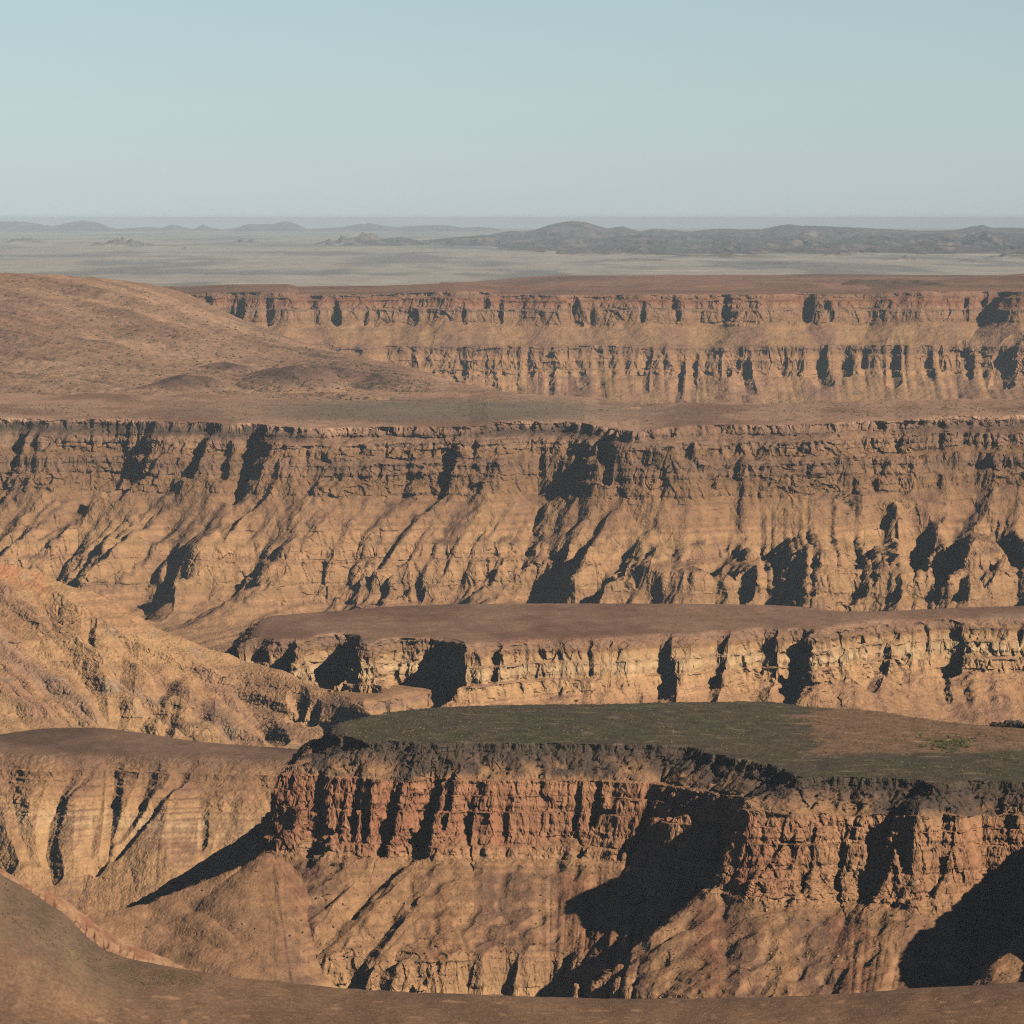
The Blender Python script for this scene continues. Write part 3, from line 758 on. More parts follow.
# ------------------------------------------------------------------ F: the main wall
def build_main_wall():
    k = 2.3
    z_r = -215.
    sh = Sheet(-220, 1260, 1.0 * RES, 4050, 7600, int(1500 / RES), 1.6)
    near = [(-300, 412), (-60, 417), (0, 417), (50, 419), (100, 418), (150, 421), (200, 421), (230, 424), (250, 423), (300, 427), (330, 428), (380, 426), (430, 426), (470, 426), (488, 422), (512, 421), (560, 421), (585, 422), (605, 427), (640, 430), (680, 426),
            (720, 424), (768, 425), (820, 424), (860, 420), (895, 421), (920, 418), (960, 415), (1000, 416), (1024, 414), (1100, 412), (1300, 410)]
    far = [(-300, 380), (0, 380), (430, 384), (470, 390), (512, 393), (600, 397), (700, 400), (860, 401), (1024, 402), (1300, 400)]
    prof = [(-3000, -214), (-20, -214.5), (0, -215.5), (3, -226), (22, -233), (28, -248), (40, -254), (46, -270), (56, -276), (60, -286), (64, -288), (90, -305), (128, -330), (140, -336), (152, -350), (165, -358), (178, -376), (200, -392), (260, -410), (400, -425), (1500, -440)]
    def wfun(d, px):
        # lower slopes reach farther forward to the right, forming a second bench
        ext = interp(px, [(-300, 0), (520, 0), (600, 40), (700, 95), (800, 130), (900, 190), (1024, 210), (1300, 210)])
        brk = 120
        return np.where(d < brk, d, np.where(d < brk + ext, brk + (d - brk) * 14 / (14 + ext) * (1) , d - ext + 14 * ext / (14 + ext))).astype(F32)
    G = [ # upper cliff
         ([(22, 420), (14, 445), (6, 470), (-15, 500), (-40, 520)], (14, 14), (22, 12)), ([(38, 430), (30, 445)], (6, 8), (10, 10)),
         ([(128, 424), (122, 445), (108, 468), (88, 490), (70, 508), (45, 530), (20, 548)], (30, 8), (44, 8)), ([(138, 450), (135, 478), (120, 495)], (14, 8), (26, 9)),
         ([(205, 425), (198, 445), (193, 470)], (10, 9), (18, 14)), ([(225, 445), (222, 470)], (8, 8), (12, 12)), ([(252, 424), (250, 450), (240, 475), (232, 496)], (15, 9), (30, 18)),
         ([(272, 470), (265, 490), (240, 515), (215, 545)], (8, 9), (12, 9)), ([(80, 475), (80, 485)], (5, 5), (6, 6)),
         ([(449, 440), (445, 465), (435, 487), (410, 515), (385, 540)], (11, 7), (24, 6)), ([(410, 455), (408, 475)], (4, 4), (10, 8)),
         ([(474, 445), (472, 475), (466, 492)], (7, 7), (14, 11)), ([(490, 445), (478, 480), (455, 505)], (7, 8), (9, 7)),
         ([(541, 452), (538, 470), (538, 482)], (6, 7), (12, 14)), ([(604, 450), (606, 475), (605, 482)], (7, 8), (13, 17)), ([(580, 455), (578, 470)], (6, 6), (9, 9)),
         ([(684, 438), (686, 455), (694, 475), (688, 490)], (8, 9), (14, 12)), ([(660, 455), (690, 490), (702, 500)], (12, 14), (10, 16)), ([(897, 425), (896, 443)], (6, 6), (14, 10)), ([(780, 445), (788, 465)], (6, 7), (7, 8)),
         ([(940, 425), (938, 450)], (5, 5), (6, 5)), ([(985, 425), (982, 450)], (4, 4), (6, 4)),
         ([(830, 465), (845, 490), (850, 512)], (14, 12), (12, 14)),
         # talus ravines
         ([(160, 490), (140, 510), (112, 532), (92, 545), (92, 556)], (8, 8), (4, 9)), ([(125, 500), (100, 525), (78, 535)], (6, 6), (4, 6)), ([(205, 490), (175, 520), (145, 540)], (8, 8), (5, 6)),
         ([(300, 500), (308, 530), (330, 545)], (8, 8), (2, 8)), ([(345, 500), (340, 530), (338, 545)], (8, 8), (2, 8)), ([(520, 490), (495, 520), (490, 545)], (7, 7), (3, 7)),
         ([(575, 490), (555, 520), (541, 545)], (9, 9), (3, 10)), ([(620, 490), (600, 515), (570, 545)], (9, 9), (3, 10)), ([(650, 495), (625, 530), (600, 550)], (8, 8), (2, 7)),
         ([(735, 515), (720, 535), (705, 550)], (6, 8), (2, 7)), ([(700, 515), (694, 545)], (6, 6), (2, 6)), ([(800, 495), (798, 515)], (6, 6), (1, 6)), ([(900, 485), (885, 500), (870, 520)], (9, 9), (2, 9)), ([(965, 480), (950, 500), (940, 515)], (9, 9), (2, 10)),
         # lower cliffs
         ([(60, 545), (44, 560), (44, 572)], (7, 8), (2, 10)), ([(105, 548), (92, 560), (90, 575), (75, 586)], (8, 10), (4, 18)),
         ([(180, 552), (165, 575), (150, 590), (142, 612)], (9, 22), (4, 34)), ([(200, 575), (180, 585)], (7, 10), (3, 16)), ([(285, 560), (295, 585), (293, 600)], (6, 10), (2, 16)),
         ([(310, 545), (302, 560), (308, 600), (325, 612)], (9, 20), (5, 30)), ([(325, 540), (318, 565), (322, 600)], (10, 26), (5, 40)), ([(358, 536), (345, 560), (338, 580), (342, 605)], (9, 13), (5, 26)),
         ([(375, 580), (372, 590)], (12, 12), (14, 16)), ([(403, 560), (402, 575)], (5, 6), (10, 12)), ([(418, 560), (418, 580)], (4, 5), (10, 12)),
         ([(492, 540), (465, 560), (445, 578), (430, 595), (420, 604)], (8, 22), (5, 36)), ([(545, 545), (530, 575), (532, 600)], (10, 26), (6, 46)), ([(560, 540), (548, 570), (555, 600)], (7, 16), (5, 30)),
         ([(620, 535), (598, 560), (588, 580), (580, 602)], (8, 14), (4, 30)), ([(650, 535), (635, 560), (620, 582), (605, 600)], (8, 12), (4, 26)),
         ([(675, 560), (660, 582), (645, 590)], (6, 12), (3, 20)), ([(715, 570), (700, 585), (688, 595)], (7, 14), (4, 24)), ([(745, 555), (742, 572)], (8, 9), (12, 14)), ([(790, 575), (765, 588), (752, 600)], (9, 14), (3, 24)),
         ([(880, 515), (882, 535)], (11, 12), (20, 22)), ([(917, 512), (915, 535), (912, 555)], (10, 10), (22, 26)), ([(965, 505), (955, 530), (948, 560)], (14, 18), (20, 38)), ([(990, 520), (985, 530)], (6, 6), (10, 10)),
         ([(900, 560), (885, 580), (865, 600), (850, 612)], (9, 16), (5, 26)), ([(1010, 545), (985, 562), (975, 570)], (9, 14), (4, 24)), ([(1024, 572), (1010, 580)], (10, 14), (10, 22)), ([(855, 560), (845, 575)], (6, 8), (4, 14)), ([(965, 575), (950, 595)], (6, 9), (3, 14)), ([(930, 560), (925, 600)], (5, 8), (2, 10))]
    RG = [([(625, 445), (648, 480), (664, 497), (690, 512)], (26, 46), (30, 52)), ([(690, 512), (730, 515), (790, 514)], (46, 40), (46, 30)), ([(790, 514), (840, 520), (880, 522)], (40, 40), (26, 24)),
          ([(400, 545), (385, 600)], (30, 40), (6, 24)), ([(230, 560), (225, 610)], (40, 50), (6, 24)), ([(120, 560), (100, 600)], (30, 50), (4, 20)), ([(470, 590), (480, 610)], (40, 50), (10, 26)), ([(30, 560), (20, 600)], (40, 60), (4, 24)),
          ([(280, 430), (280, 470)], (26, 26), (8, 10)), ([(500, 440), (500, 480)], (36, 40), (8, 16)), ([(580, 440), (600, 480)], (30, 30), (6, 8))]
    def extra_z(Z, u, X, Y, px):
        # the red-brown swell rising behind the plateau rim on the right
        return Z
    def color(X, Y, Z, u, s, w, N, px):
        c = strata(Z, [(-430, TAN), (-392, ORANGE * .9), (-370, PALE * .78), (-350, TAN * 1.08), (-334, PALE * .8), (-320, TAN * .95), (-300, TAN * .75), (-288, TAN * .66), (-275, TAN * .56), (-256, BROWN * 1.2), (-246, TAN * .62), (-238, BROWN * 1.25), (-228, BROWN * 1.0), (-217, DARK * 1.2)], 461, X, Y, 4, 2.6, .22)
        gen = 1 - N[..., 2]
        t = talus_colour(PALE * .8, SCREE * .85, s, u, X, Y, Z, k, 460, .12, .12)
        t = mix(t, SCREE * 1.0, .75 * sm(-318, -296, Z + 16 * n2(s, u, 60, 478, 300)) * sm(-.2, .3, n2(s, u, 48, 479, 400)))
        t = mix(t, TAN * .8, sm(-336, -356, Z) * .5)
        c = mix(c, t, sm(58, 66, u) * (1 - .8 * sm(.18, .4, gen)) * .92)
        rr = sm(.1, .6, n3(X, Y, Z, 60, 470)) * sm(240, 200, px * .5 + 0 * Z) * .5
        c = mix(c, ORANGE * 1.0, .35 * sm(.0, .6, n3(X, Y, Z, 90, 471)))
        c = mix(c, SCREE * 1.2, .5 * sm(.35, .7, n3(X, Y, Z, 20, 472)))
        tp = top_colour(BROWN * 2.0, SCREE * 1.7, X, Y, k, 465)
        g = np.exp(-(((px - 440) / 190) ** 2)) * sm(60, -10, np.abs(proj_y(Y, Z) - 410) * 6 - 30)
        tp = mix(tp, col3((.22, .19, .135)), np.clip(g * 1.1 + .25 * n2(X, Y, 120, 474, 300) * g, 0, .85))
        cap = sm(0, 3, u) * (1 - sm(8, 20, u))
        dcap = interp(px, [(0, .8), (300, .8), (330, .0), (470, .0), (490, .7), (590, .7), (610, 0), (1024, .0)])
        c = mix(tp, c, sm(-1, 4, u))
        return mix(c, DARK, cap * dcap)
    G = [(g_[0], tuple(v * (1.5 if g_[0][0][1] > 505 else 1.1) for v in g_[1]), tuple(v * (1.75 if g_[0][0][1] > 505 else 1.0) for v in g_[2]), .65) for g_ in G]
    def gf(d0, s, X, Y, px):
        v = np.abs(n2(s, d0, 95, 480, 2500)); v2 = np.abs(n2(s, d0, 30, 481, 900))
        return 80 * (.33 - v) * sm(70, 150, d0) + 20 * (.4 - v2) * sm(60, 140, d0) + 10 * n2(s, d0, 38, 482, 160) * sm(15, 50, d0) * (1 - sm(60, 100, d0))
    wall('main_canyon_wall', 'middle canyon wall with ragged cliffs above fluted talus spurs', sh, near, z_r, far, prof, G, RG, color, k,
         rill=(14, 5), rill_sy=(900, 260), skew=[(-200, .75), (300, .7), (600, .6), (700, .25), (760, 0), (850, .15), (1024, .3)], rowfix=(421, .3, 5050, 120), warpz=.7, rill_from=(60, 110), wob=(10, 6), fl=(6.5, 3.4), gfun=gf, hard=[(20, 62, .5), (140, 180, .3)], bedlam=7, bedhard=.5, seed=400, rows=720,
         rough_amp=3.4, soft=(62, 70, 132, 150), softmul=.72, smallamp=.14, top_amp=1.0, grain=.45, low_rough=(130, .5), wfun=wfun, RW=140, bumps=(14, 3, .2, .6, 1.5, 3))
if not ONLY or 'F' in ONLY: build_main_wall()
# ================================================================== D: tawny spur between the benches
def build_spur():
    k = 1.6
    sh = Sheet(-200, 460, 1.0 * RES, 2950, 3800, int(900 / RES))
    X, Y, px = sh.X, sh.Y, sh.px
    cr = np.interp(px, [-200, -60, 0, 30, 60, 85, 120, 160, 200, 250, 300, 345, 380, 460], [535, 556, 566, 573, 582, 590, 606, 628, 645, 664, 681, 700, 722, 770])
    yc = np.interp(px, [-200, 0, 120, 250, 340, 400], [3490, 3450, 3430, 3400, 3330, 3200])
    kk = np.ones(31) / 31
    cr = np.convolve(np.pad(cr, 15, 'edge'), kk, 'valid'); yc = np.convolve(np.pad(yc, 15, 'edge'), kk, 'valid')
    zc = (-(cr - HOR) / FOC * yc)[:, None]
    t = yc[:, None] - Y                        # metres in front of the crest
    f = np.interp(t, [-400, -60, 0, 12, 30, 34, 90, 96, 170, 178, 260, 400, 700], [170, 30, 0, 5, 13, 19, 38, 45, 72, 80, 104, 112, 118]).astype(F32)
    Z = (zc - f)
    Z = np.maximum(Z, -345 - .02 * t).astype(F32) if False else Z.astype(F32)
    # coordinates along and across the fall line (down and to the right)
    a = X * .72 + Y * .69; b = X * .69 - Y * .72
    rl = np.abs(fbm2(a + 6 * n2(X, Y, 60, 912), b, 40, 901, 2, sy=900)); rl2 = np.abs(n2(a, b, 12, 903, 260))
    Z = Z - (15 * (.5 - rl) + 3.5 * (.5 - rl2)) * sm(0, 60, t)
    Z0 = Z.copy()
    G = [([(188, 672), (165, 690), (150, 708), (140, 722), (138, 730)], (10, 14), (2, 9)), ([(125, 640), (118, 680), (120, 705), (112, 725)], (10, 12), (3, 8)),
         ([(90, 622), (86, 640)], (5, 5), (6, 5)), ([(50, 605), (52, 625), (75, 660), (95, 690), (110, 722)], (9, 10), (3, 6)),
         ([(172, 705), (165, 725), (163, 732)], (6, 8), (3, 7)), ([(205, 685), (202, 705), (200, 725)], (8, 10), (2, 6)), ([(296, 693), (300, 705), (297, 716)], (7, 9), (6, 10)),
         ([(265, 728), (278, 742)], (8, 9), (8, 8)), ([(312, 708), (311, 722)], (6, 7), (8, 8)), ([(240, 690), (260, 720)], (8, 10), (3, 4)), ([(10, 640), (50, 690), (90, 735)], (10, 12), (2, 6))]
    Z = Z - gullies(sh, Z0, X, Y, G) + gullies(sh, Z0, X, Y, [([(185, 672), (195, 700), (205, 730)], (20, 26), (3, 7)), ([(60, 600), (100, 640), (150, 680)], (16, 16), (4, 4))])
    Z = Z + 1.3 * fbm2(X, Y, 40, 905, 3)
    Zb = beds(Z + 4 * n2(X, Y, 160, 911), 9, 77, .9) - 4 * n2(X, Y, 160, 911)
    Z = Z + (Zb - Z) * .4 * sm(.0, .5, n2(X, Y, 90, 906) + .4)
    Xr, Yr, (Zr, ar, br, tr) = sh.resample(Z.astype(F32), int(520 / RES), [a, b, t.astype(F32)], kf=.2, kd=.15)
    X3, Y3, Z3, w, N = roughen(Xr, Yr, Zr, np.full_like(Zr, .7), 9, 930, .5, .9, 1.8, .5, grain=.18, gs=1.4)
    pxr = 512 + FOC * Xr / Yr
    c = strata(Zr, [(-380, TAN), (-345, PALE * .85), (-325, TAN * 1.05), (-300, PALE * .88), (-280, ORANGE * .9), (-262, PALE * .95), (-240, TAN)], 931, Xr, Yr, 8, 1.8, .16)
    fa = n2(ar, br, 20, 932, 220); fb = n2(ar, br, 7, 933, 120)
    c = mix(c, PALE * .95, .5 * sm(.1, .5, fa)); c = mix(c, SCREE * 1.5, .55 * sm(.15, .6, -fa + .3 * fb))
    c = mix(c, MAUVE * 1.3, .6 * sm(.2, .6, n2(ar, br, 34, 934, 260)) * sm(140, 60, pxr))
    n = fbm2(Xr, Yr, 45, 935, 3)
    c = mix(c, col3((.50, .21, .11)), .7 * sm(.1, .55, n) * sm(-258, -248, Zr + 14 * n) * .9)
    c = mix(c, col3((.30, .26, .2)), .45 * sm(.35, .7, n3(Xr, Yr, Zr, 22, 936)))
    c = mix(c, BROWN * 1.25, .75 * sm(.15, .4, n2(Xr, Yr, 60, 937)) * sm(.45, .8, N[..., 2]) * sm(150, 220, pxr))
    c = c * (1 + .16 * n3(Xr, Yr, Zr, 3, 938))[..., None]
    o = mesh_from_grid('tawny_spur', X3, Y3, Z3, c)
    o.data.materials.append(rock_material('tawny_spur_rock', 8, 1.6, .2, .6, 1, 2))
    tag(o, 'tawny spur of loose slopes and thin ledges at left below the main wall', None, 'structure')
    SURF['tawny_spur'] = (sh, Z)
if not ONLY or 'D' in ONLY: build_spur()

# ================================================================== G: broad brown hill at left
def build_hill():
    sh = Sheet(-260, 640, 1.0 * RES, 5400, 8600, int(900 / RES))
    X, Y, px = sh.X, sh.Y, sh.px
    cr = np.interp(px, [-260, -60, 0, 60, 100, 150, 178, 192, 215, 250, 300, 350, 400, 430, 450, 500, 560, 640], [268, 270.5, 272, 274.5, 277, 283, 290, 294, 306, 322, 341, 354, 364, 372, 380, 391, 396, 402])
    yc = np.interp(px, [-260, 0, 190, 300, 430, 500, 640], [7450, 7450, 7450, 7100, 6500, 6150, 6000])
    kk = np.ones(15) / 15
    cr = np.convolve(np.pad(cr, 7, 'edge'), kk, 'valid'); yc = np.convolve(np.pad(yc, 7, 'edge'), kk, 'valid')
    zc = (-(cr - HOR) / FOC * yc)[:, None]
    t = yc[:, None] - Y
    q = np.clip(t / (yc[:, None] - 5650), 0, 1.2)
    zbase = -220.
    Z = np.where(t > 0, zc + (zbase - zc) * (1 - (1 - np.clip(q, 0, 1)) ** 1.35), zc - .35 * (-t)).astype(F32)
    Z = np.where(q > 1, zbase - 8, Z).astype(F32)
    Z0 = Z.copy()
    # dark knolls, spurs
    kn = [([(172, 386), (190, 383), (208, 384)], (42, 42), (13, 11)), ([(225, 364), (238, 368)], (36, 36), (9, 8)), ([(292, 386), (305, 378), (322, 374), (345, 376)], (70, 60), (22, 15)), ([(352, 378), (372, 376), (392, 384)], (55, 50), (14, 8)),
          ([(170, 330), (200, 342)], (80, 80), (6, 6)), ([(0, 330), (40, 352), (60, 362)], (80, 80), (7, 7))]
    Z = Z + gullies(sh, Z0, X, Y, kn)
    gl = [([(60, 290), (130, 330), (240, 352)], (60, 60), (5, 3)), ([(0, 345), (60, 372), (140, 400)], (60, 60), (4, 3)), ([(120, 300), (190, 320), (250, 342), (300, 362)], (50, 60), (5, 3)), ([(160, 345), (210, 372)], (50, 50), (4, 4))]
    Z = Z - gullies(sh, Z0, X, Y, gl)
    a = X * .75 + Y * .62; b = X * .62 - Y * .75
    on = sm(0, 250, t) * sm(1.0, .8, q)
    Z = Z - (7 * (.5 - np.abs(fbm2(a, b, 120, 1001, 3, sy=1100))) + 3.2 * (.5 - np.abs(n2(a, b, 34, 1004, 400)))) * on + 1.6 * fbm2(X, Y, 60, 1006, 4) * (on + .25)
    Z = Z + 5 * fbm2(X, Y, 260, 1009, 3) * on
    Xr, Yr, (Zr, ar, br, tr, qr) = sh.resample(Z.astype(F32), int(420 / RES), [a, b, t.astype(F32), q.astype(F32)], kf=.2, kd=.3)
    N = grid_normals(Xr, Yr, Zr)
    Zr = Zr + .9 * n3(Xr, Yr, Zr, 14, 1010) + .5 * n3(Xr, Yr, Zr, 6, 1011)
    pxr = 512 + FOC * Xr / Yr; pyr = proj_y(Yr, Zr)
    c = mix(np.broadcast_to(col3((.32, .20, .135)), Xr.shape + (3,)), col3((.42, .27, .175)), sm(-.3, .5, fbm2(ar, br, 110, 1012, 3, sy=800)))
    c = mix(c, col3((.28, .165, .12)), .6 * sm(.1, .5, fbm2(Xr, Yr, 300, 1013, 3, sy=500)))
    c = mix(c, DARK * 1.3, .45 * sm(.25, .65, n2(ar, br, 30, 1014, 260)))
    def near_line(pts, wd):
        ln = sh.trace(Z0, pts); return line_field(Xr, Yr, ln, (wd, wd), (1, 1), .8)
    dk = np.maximum(near_line([(172, 386), (190, 383), (208, 384)], 48), near_line([(292, 386), (305, 378), (322, 374), (345, 376)], 62) * .9)
    dk = np.maximum(dk, near_line([(352, 378), (372, 376), (392, 384)], 50) * .6); dk = np.maximum(dk, near_line([(225, 364), (238, 368)], 36) * .7)
    c = mix(c, col3((.12, .075, .065)), np.clip(dk * 1.2 + .3 * n2(Xr, Yr, 25, 1015) * dk, 0, .9))
    flat = sm(.86, 1.0, qr)
    fc = top_colour(BROWN * 2.0, SCREE * 1.75, Xr, Yr, 2.3, 465)
    c = mix(c, fc, flat)
    c = c * (1 + .14 * n3(Xr, Yr, Zr, 9, 1016))[..., None]
    o = mesh_from_grid('brown_hill', Xr, Yr, Zr, c)
    o.data.materials.append(rock_material('brown_hill_earth', 30, 6, .16, .6, 2, 6))
    tag(o, 'broad reddish brown hillside sloping down to the right onto the plateau', None, 'structure')
    SURF['brown_hill'] = (sh, Z)
if not ONLY or 'G' in ONLY: build_hill()

# ================================================================== H: the far wall
def build_far_wall():
    k = 4.1
    z_r = -139.
    sh = Sheet(100, 1230, 1.0 * RES, 8050, 11500, int(1100 / RES), 1.3)
    near = [(60, 293.3), (190, 293.4), (215, 293.6), (225, 293.2), (250, 293.5), (290, 293.7), (305, 293.2), (340, 293.5), (400, 293.3), (455, 293.6), (500, 293.2), (560, 293.6), (580, 293.2), (640, 293.6), (700, 293.3), (768, 293.7), (803, 293.1), (820, 293.4),
            (870, 293.2), (890, 293.4), (930, 293.6), (960, 293.3), (985, 293.1), (1003, 293.1), (1009, 293.5), (1016, 293.9), (1070, 294.0), (1300, 294)]
    far = [(60, 286), (1300, 284)]
    prof = [(-3000, -149), (-20, -149.6), (0, -151), (5, -160), (12, -163), (18, -178), (26, -184), (32, -205), (38, -209), (70, -222), (120, -243), (135, -246), (140, -262), (150, -270), (156, -288), (172, -300), (215, -322), (300, -350), (500, -380), (1500, -390)]
    prof = [(a, b + 11) for a, b in prof]
    G = [([(207, 300), (207, 320)], (10, 12), (24, 26)), ([(232, 303), (232, 320)], (9, 9), (20, 20)), ([(240, 300), (240, 322)], (9, 9), (22, 22)), ([(268, 297), (269, 325)], (11, 11), (20, 20)), ([(333, 303), (337, 322)], (10, 10), (20, 18)), ([(365, 312), (365, 325)], (8, 8), (12, 12)),
         ([(375, 312), (375, 325)], (8, 8), (12, 12)), ([(405, 312), (412, 325)], (12, 12), (16, 14)), ([(463, 312), (463, 325)], (8, 8), (16, 16)), ([(484, 298), (485, 308)], (8, 8), (16, 12)), ([(500, 300), (500, 320)], (7, 7), (10, 10)),
         ([(571, 298), (578, 318)], (11, 11), (24, 20)), ([(590, 308), (590, 320)], (7, 7), (14, 12)), ([(641, 308), (642, 318)], (7, 7), (14, 12)), ([(671, 297), (676, 312)], (9, 9), (16, 12)), ([(724, 300), (724, 318)], (9, 9), (16, 14)), ([(806, 296), (806, 312)], (12, 12), (24, 20)), ([(823, 300), (828, 312)], (8, 8), (14, 12)),
         ([(892, 340), (892, 350), (893, 385)], (10, 14), (10, 26)), ([(962, 300), (962, 312)], (8, 8), (14, 12)), ([(981, 298), (978, 315)], (10, 10), (14, 12)), ([(1012, 345), (1004, 360), (1000, 385)], (20, 24), (26, 36)),
         ([(430, 330), (424, 350)], (12, 14), (4, 9)), ([(463, 358), (463, 372)], (9, 10), (14, 16)), ([(482, 358), (484, 370)], (11, 12), (18, 18)), ([(485, 375), (490, 388)], (18, 20), (20, 24)), ([(452, 378), (455, 386)], (10, 10), (14, 16)), ([(500, 362), (502, 370)], (8, 8), (12, 12)),
         ([(550, 372), (549, 390)], (7, 9), (9, 14)), ([(580, 372), (583, 385)], (9, 10), (10, 14)), ([(600, 380), (601, 398)], (7, 9), (8, 14)), ([(645, 350), (642, 372), (642, 392)], (12, 12), (22, 22)), ([(664, 368), (668, 380)], (9, 9), (14, 14)), ([(680, 362), (677, 388), (674, 400)], (9, 10), (16, 20)),
         ([(692, 352), (691, 378), (689, 400)], (10, 10), (18, 20)), ([(726, 360), (726, 378)], (8, 8), (14, 14)), ([(732, 347), (733, 358)], (16, 16), (22, 20)), ([(743, 366), (748, 392)], (13, 14), (28, 28)), ([(780, 352), (782, 364)], (10, 11), (22, 24)), ([(798, 352), (797, 368)], (8, 9), (12, 14)),
         ([(817, 348), (817, 370), (822, 385)], (17, 20), (34, 36)), ([(841, 348), (842, 372)], (14, 16), (28, 30)), ([(861, 352), (862, 362)], (7, 8), (12, 14)), ([(925, 350), (925, 366)], (8, 9), (18, 18)), ([(937, 350), (938, 370)], (9, 10), (18, 18)), ([(927, 370), (928, 380)], (11, 11), (16, 18)), ([(967, 360), (967, 380)], (8, 8), (14, 14)), ([(960, 345), (960, 356)], (7, 7), (8, 8))]
    RG = [([(1016, 300), (1020, 345), (1018, 360)], (30, 50), (4, 40)), ([(850, 360), (850, 395)], (30, 60), (4, 14))]
    G = [(g_[0], tuple(v * 1.05 for v in g_[1]), tuple(v * .95 for v in g_[2]), .6) for g_ in G]
    def color(X, Y, Z, u, s, w, N, px):
        c = strata(Z - 11, [(-390, TAN * .9), (-320, TAN), (-290, TAN * 1.0), (-262, TAN * .9), (-246, SCREE * 1.05), (-236, PALE * .68), (-215, PALE * .72), (-206, TAN * .72), (-195, ORANGE * .66), (-180, BROWN * 1.35), (-165, RED * .9), (-150, BROWN * 1.1)], 1161, X, Y, 5, 3.5, .2)
        gen = 1 - N[..., 2]
        t = talus_colour(PALE * .72, SCREE * 1.3, s, u, X, Y, Z, k, 1160, .12, .08)
        c = mix(c, t, sm(38, 46, u) * (1 - .85 * sm(.16, .36, gen)) * .85)
        c = mix(c, ORANGE * .85, .4 * sm(.1, .6, n3(X, Y, Z, 120, 1170)))
        tp = top_colour(SCREE * 1.25, BROWN * 1.35, X, Y, k, 1165, .2)
        return mix(tp, c, sm(-2, 5, u))
    def ez(Z, u, X, Y, px):
        row = interp(px, [(190, 293.5), (215, 292), (250, 291.6), (288, 291.3), (299, 294), (380, 293.5), (430, 291.5), (455, 290.2), (480, 291.2), (500, 294), (590, 294.6), (640, 294), (768, 293.6), (870, 294), (890, 292.4), (920, 291), (985, 291), (1300, 290)])
        return Z - (row - 293.4) / FOC * 9000 * sm(170, 20, u)
    def gf(d0, s, X, Y, px):
        # joints of the lower cliff, a flute every ten pixels or so
        v = np.abs(n2(s, d0, 46, 1180, 500)); v2 = np.abs(n2(s, d0, 20, 1181, 300))
        irregular = sm(-.5, .5, n2(s, d0, 260, 1182))
        return (20 * (.4 - v) * (.2 + .9 * irregular) + 7 * (.4 - v2)) * sm(100, 150, d0) + 7 * n2(s, d0, 60, 1183, 300) * sm(2, 30, d0)
    wall('far_canyon_wall', 'far canyon wall with two bands of fluted red and tan cliffs under the distant desert', sh, near, z_r, far, prof, G, RG, color, k,
         rill=(7, 4), rill_from=(60, 130), wob=(14, 9), fl=(5, 2.6), hard=[(5, 40, .5), (120, 175, .5)], bedlam=9, bedhard=.5, seed=1100, rows=330,
         rough_amp=4.2, soft=(38, 46, 122, 136), softmul=.7, smallamp=.12, top_amp=.8, grain=.7, warpz=1.6, RW=200, extra_z=ez, bumps=(22, 6, .18, .6, 3, 6), gfun=gf)
    # swells of the far plateau behind the rim
    sh = Sheet(440, 1230, 1.5 * RES, 9250, 12500, int(420 / RES))
    X, Y, px = sh.X, sh.Y, sh.px
    r1 = np.interp(px, [440, 500, 580, 640, 700, 760, 820, 860, 874, 880, 900, 960, 1024, 1230], [300, 293, 289, 284.5, 281.5, 281, 281.8, 284, 289, 291, 292, 292, 292, 292])
    r2 = np.interp(px, [440, 860, 880, 900, 925, 960, 1000, 1024, 1230], [300, 296, 288, 285, 282.5, 278.5, 275.5, 273.5, 268])
    kk = np.ones(9) / 9
    r1, r2 = [np.convolve(np.pad(v, 4, 'edge'), kk, 'valid') for v in (r1, r2)]
    def hump(r, yc, wf, wb):
        zc = (-(r - HOR) / FOC * yc)[:, None]; zb = -145.
        t = (yc - Y)
        return np.where(t > 0, zb + (zc - zb) * (1 - sm(0, wf, t)), zb + (zc - zb) * (1 - sm(0, wb, -t)))
    Z = np.maximum(hump(r1, 9900., 800, 600), hump(r2, 10700., 1300, 900)).astype(F32)
    kn = line_field(X, Y, [(pix2plan(882, 291, -147)[0], 9750), (pix2plan(905, 290, -147)[0], 9800), (pix2plan(928, 291, -147)[0], 9750)], (90, 90), (22, 16), .7)
    Z = Z - 18 * sm(580, 450, px)[:, None]
    Z = Z + kn * (1 + .3 * n2(X, Y, 30, 1195)) + 1.2 * fbm2(X, Y, 140, 1190, 4) + 2.5 * fbm2(X, Y, 500, 1196, 2)
    Xr, Yr, (Zr, kr) = sh.resample(Z.astype(F32), int(150 / RES), [kn], kf=.2, kd=.3)
    c = top_colour(SCREE * 1.35, BROWN * 1.4, Xr, Yr, 4, 1191, .2)
    c = mix(c, DARK * 1.1, np.clip(kr / 8, 0, .9))
    st = sm(.3, .6, n2(Xr, Yr, 300, 1192, 700)) * sm(10000, 10300, Yr) * .6
    c = mix(c, DARK * 1.4, st)
    o = mesh_from_grid('far_plateau', Xr, Yr, Zr, c)
    o.data.materials.append(rock_material('far_plateau_earth', 50, 12, .14, .5, 2, 12))
    tag(o, 'low reddish swells of the plateau behind the far canyon rim', None, 'structure')
if not ONLY or 'H' in ONLY: build_far_wall()

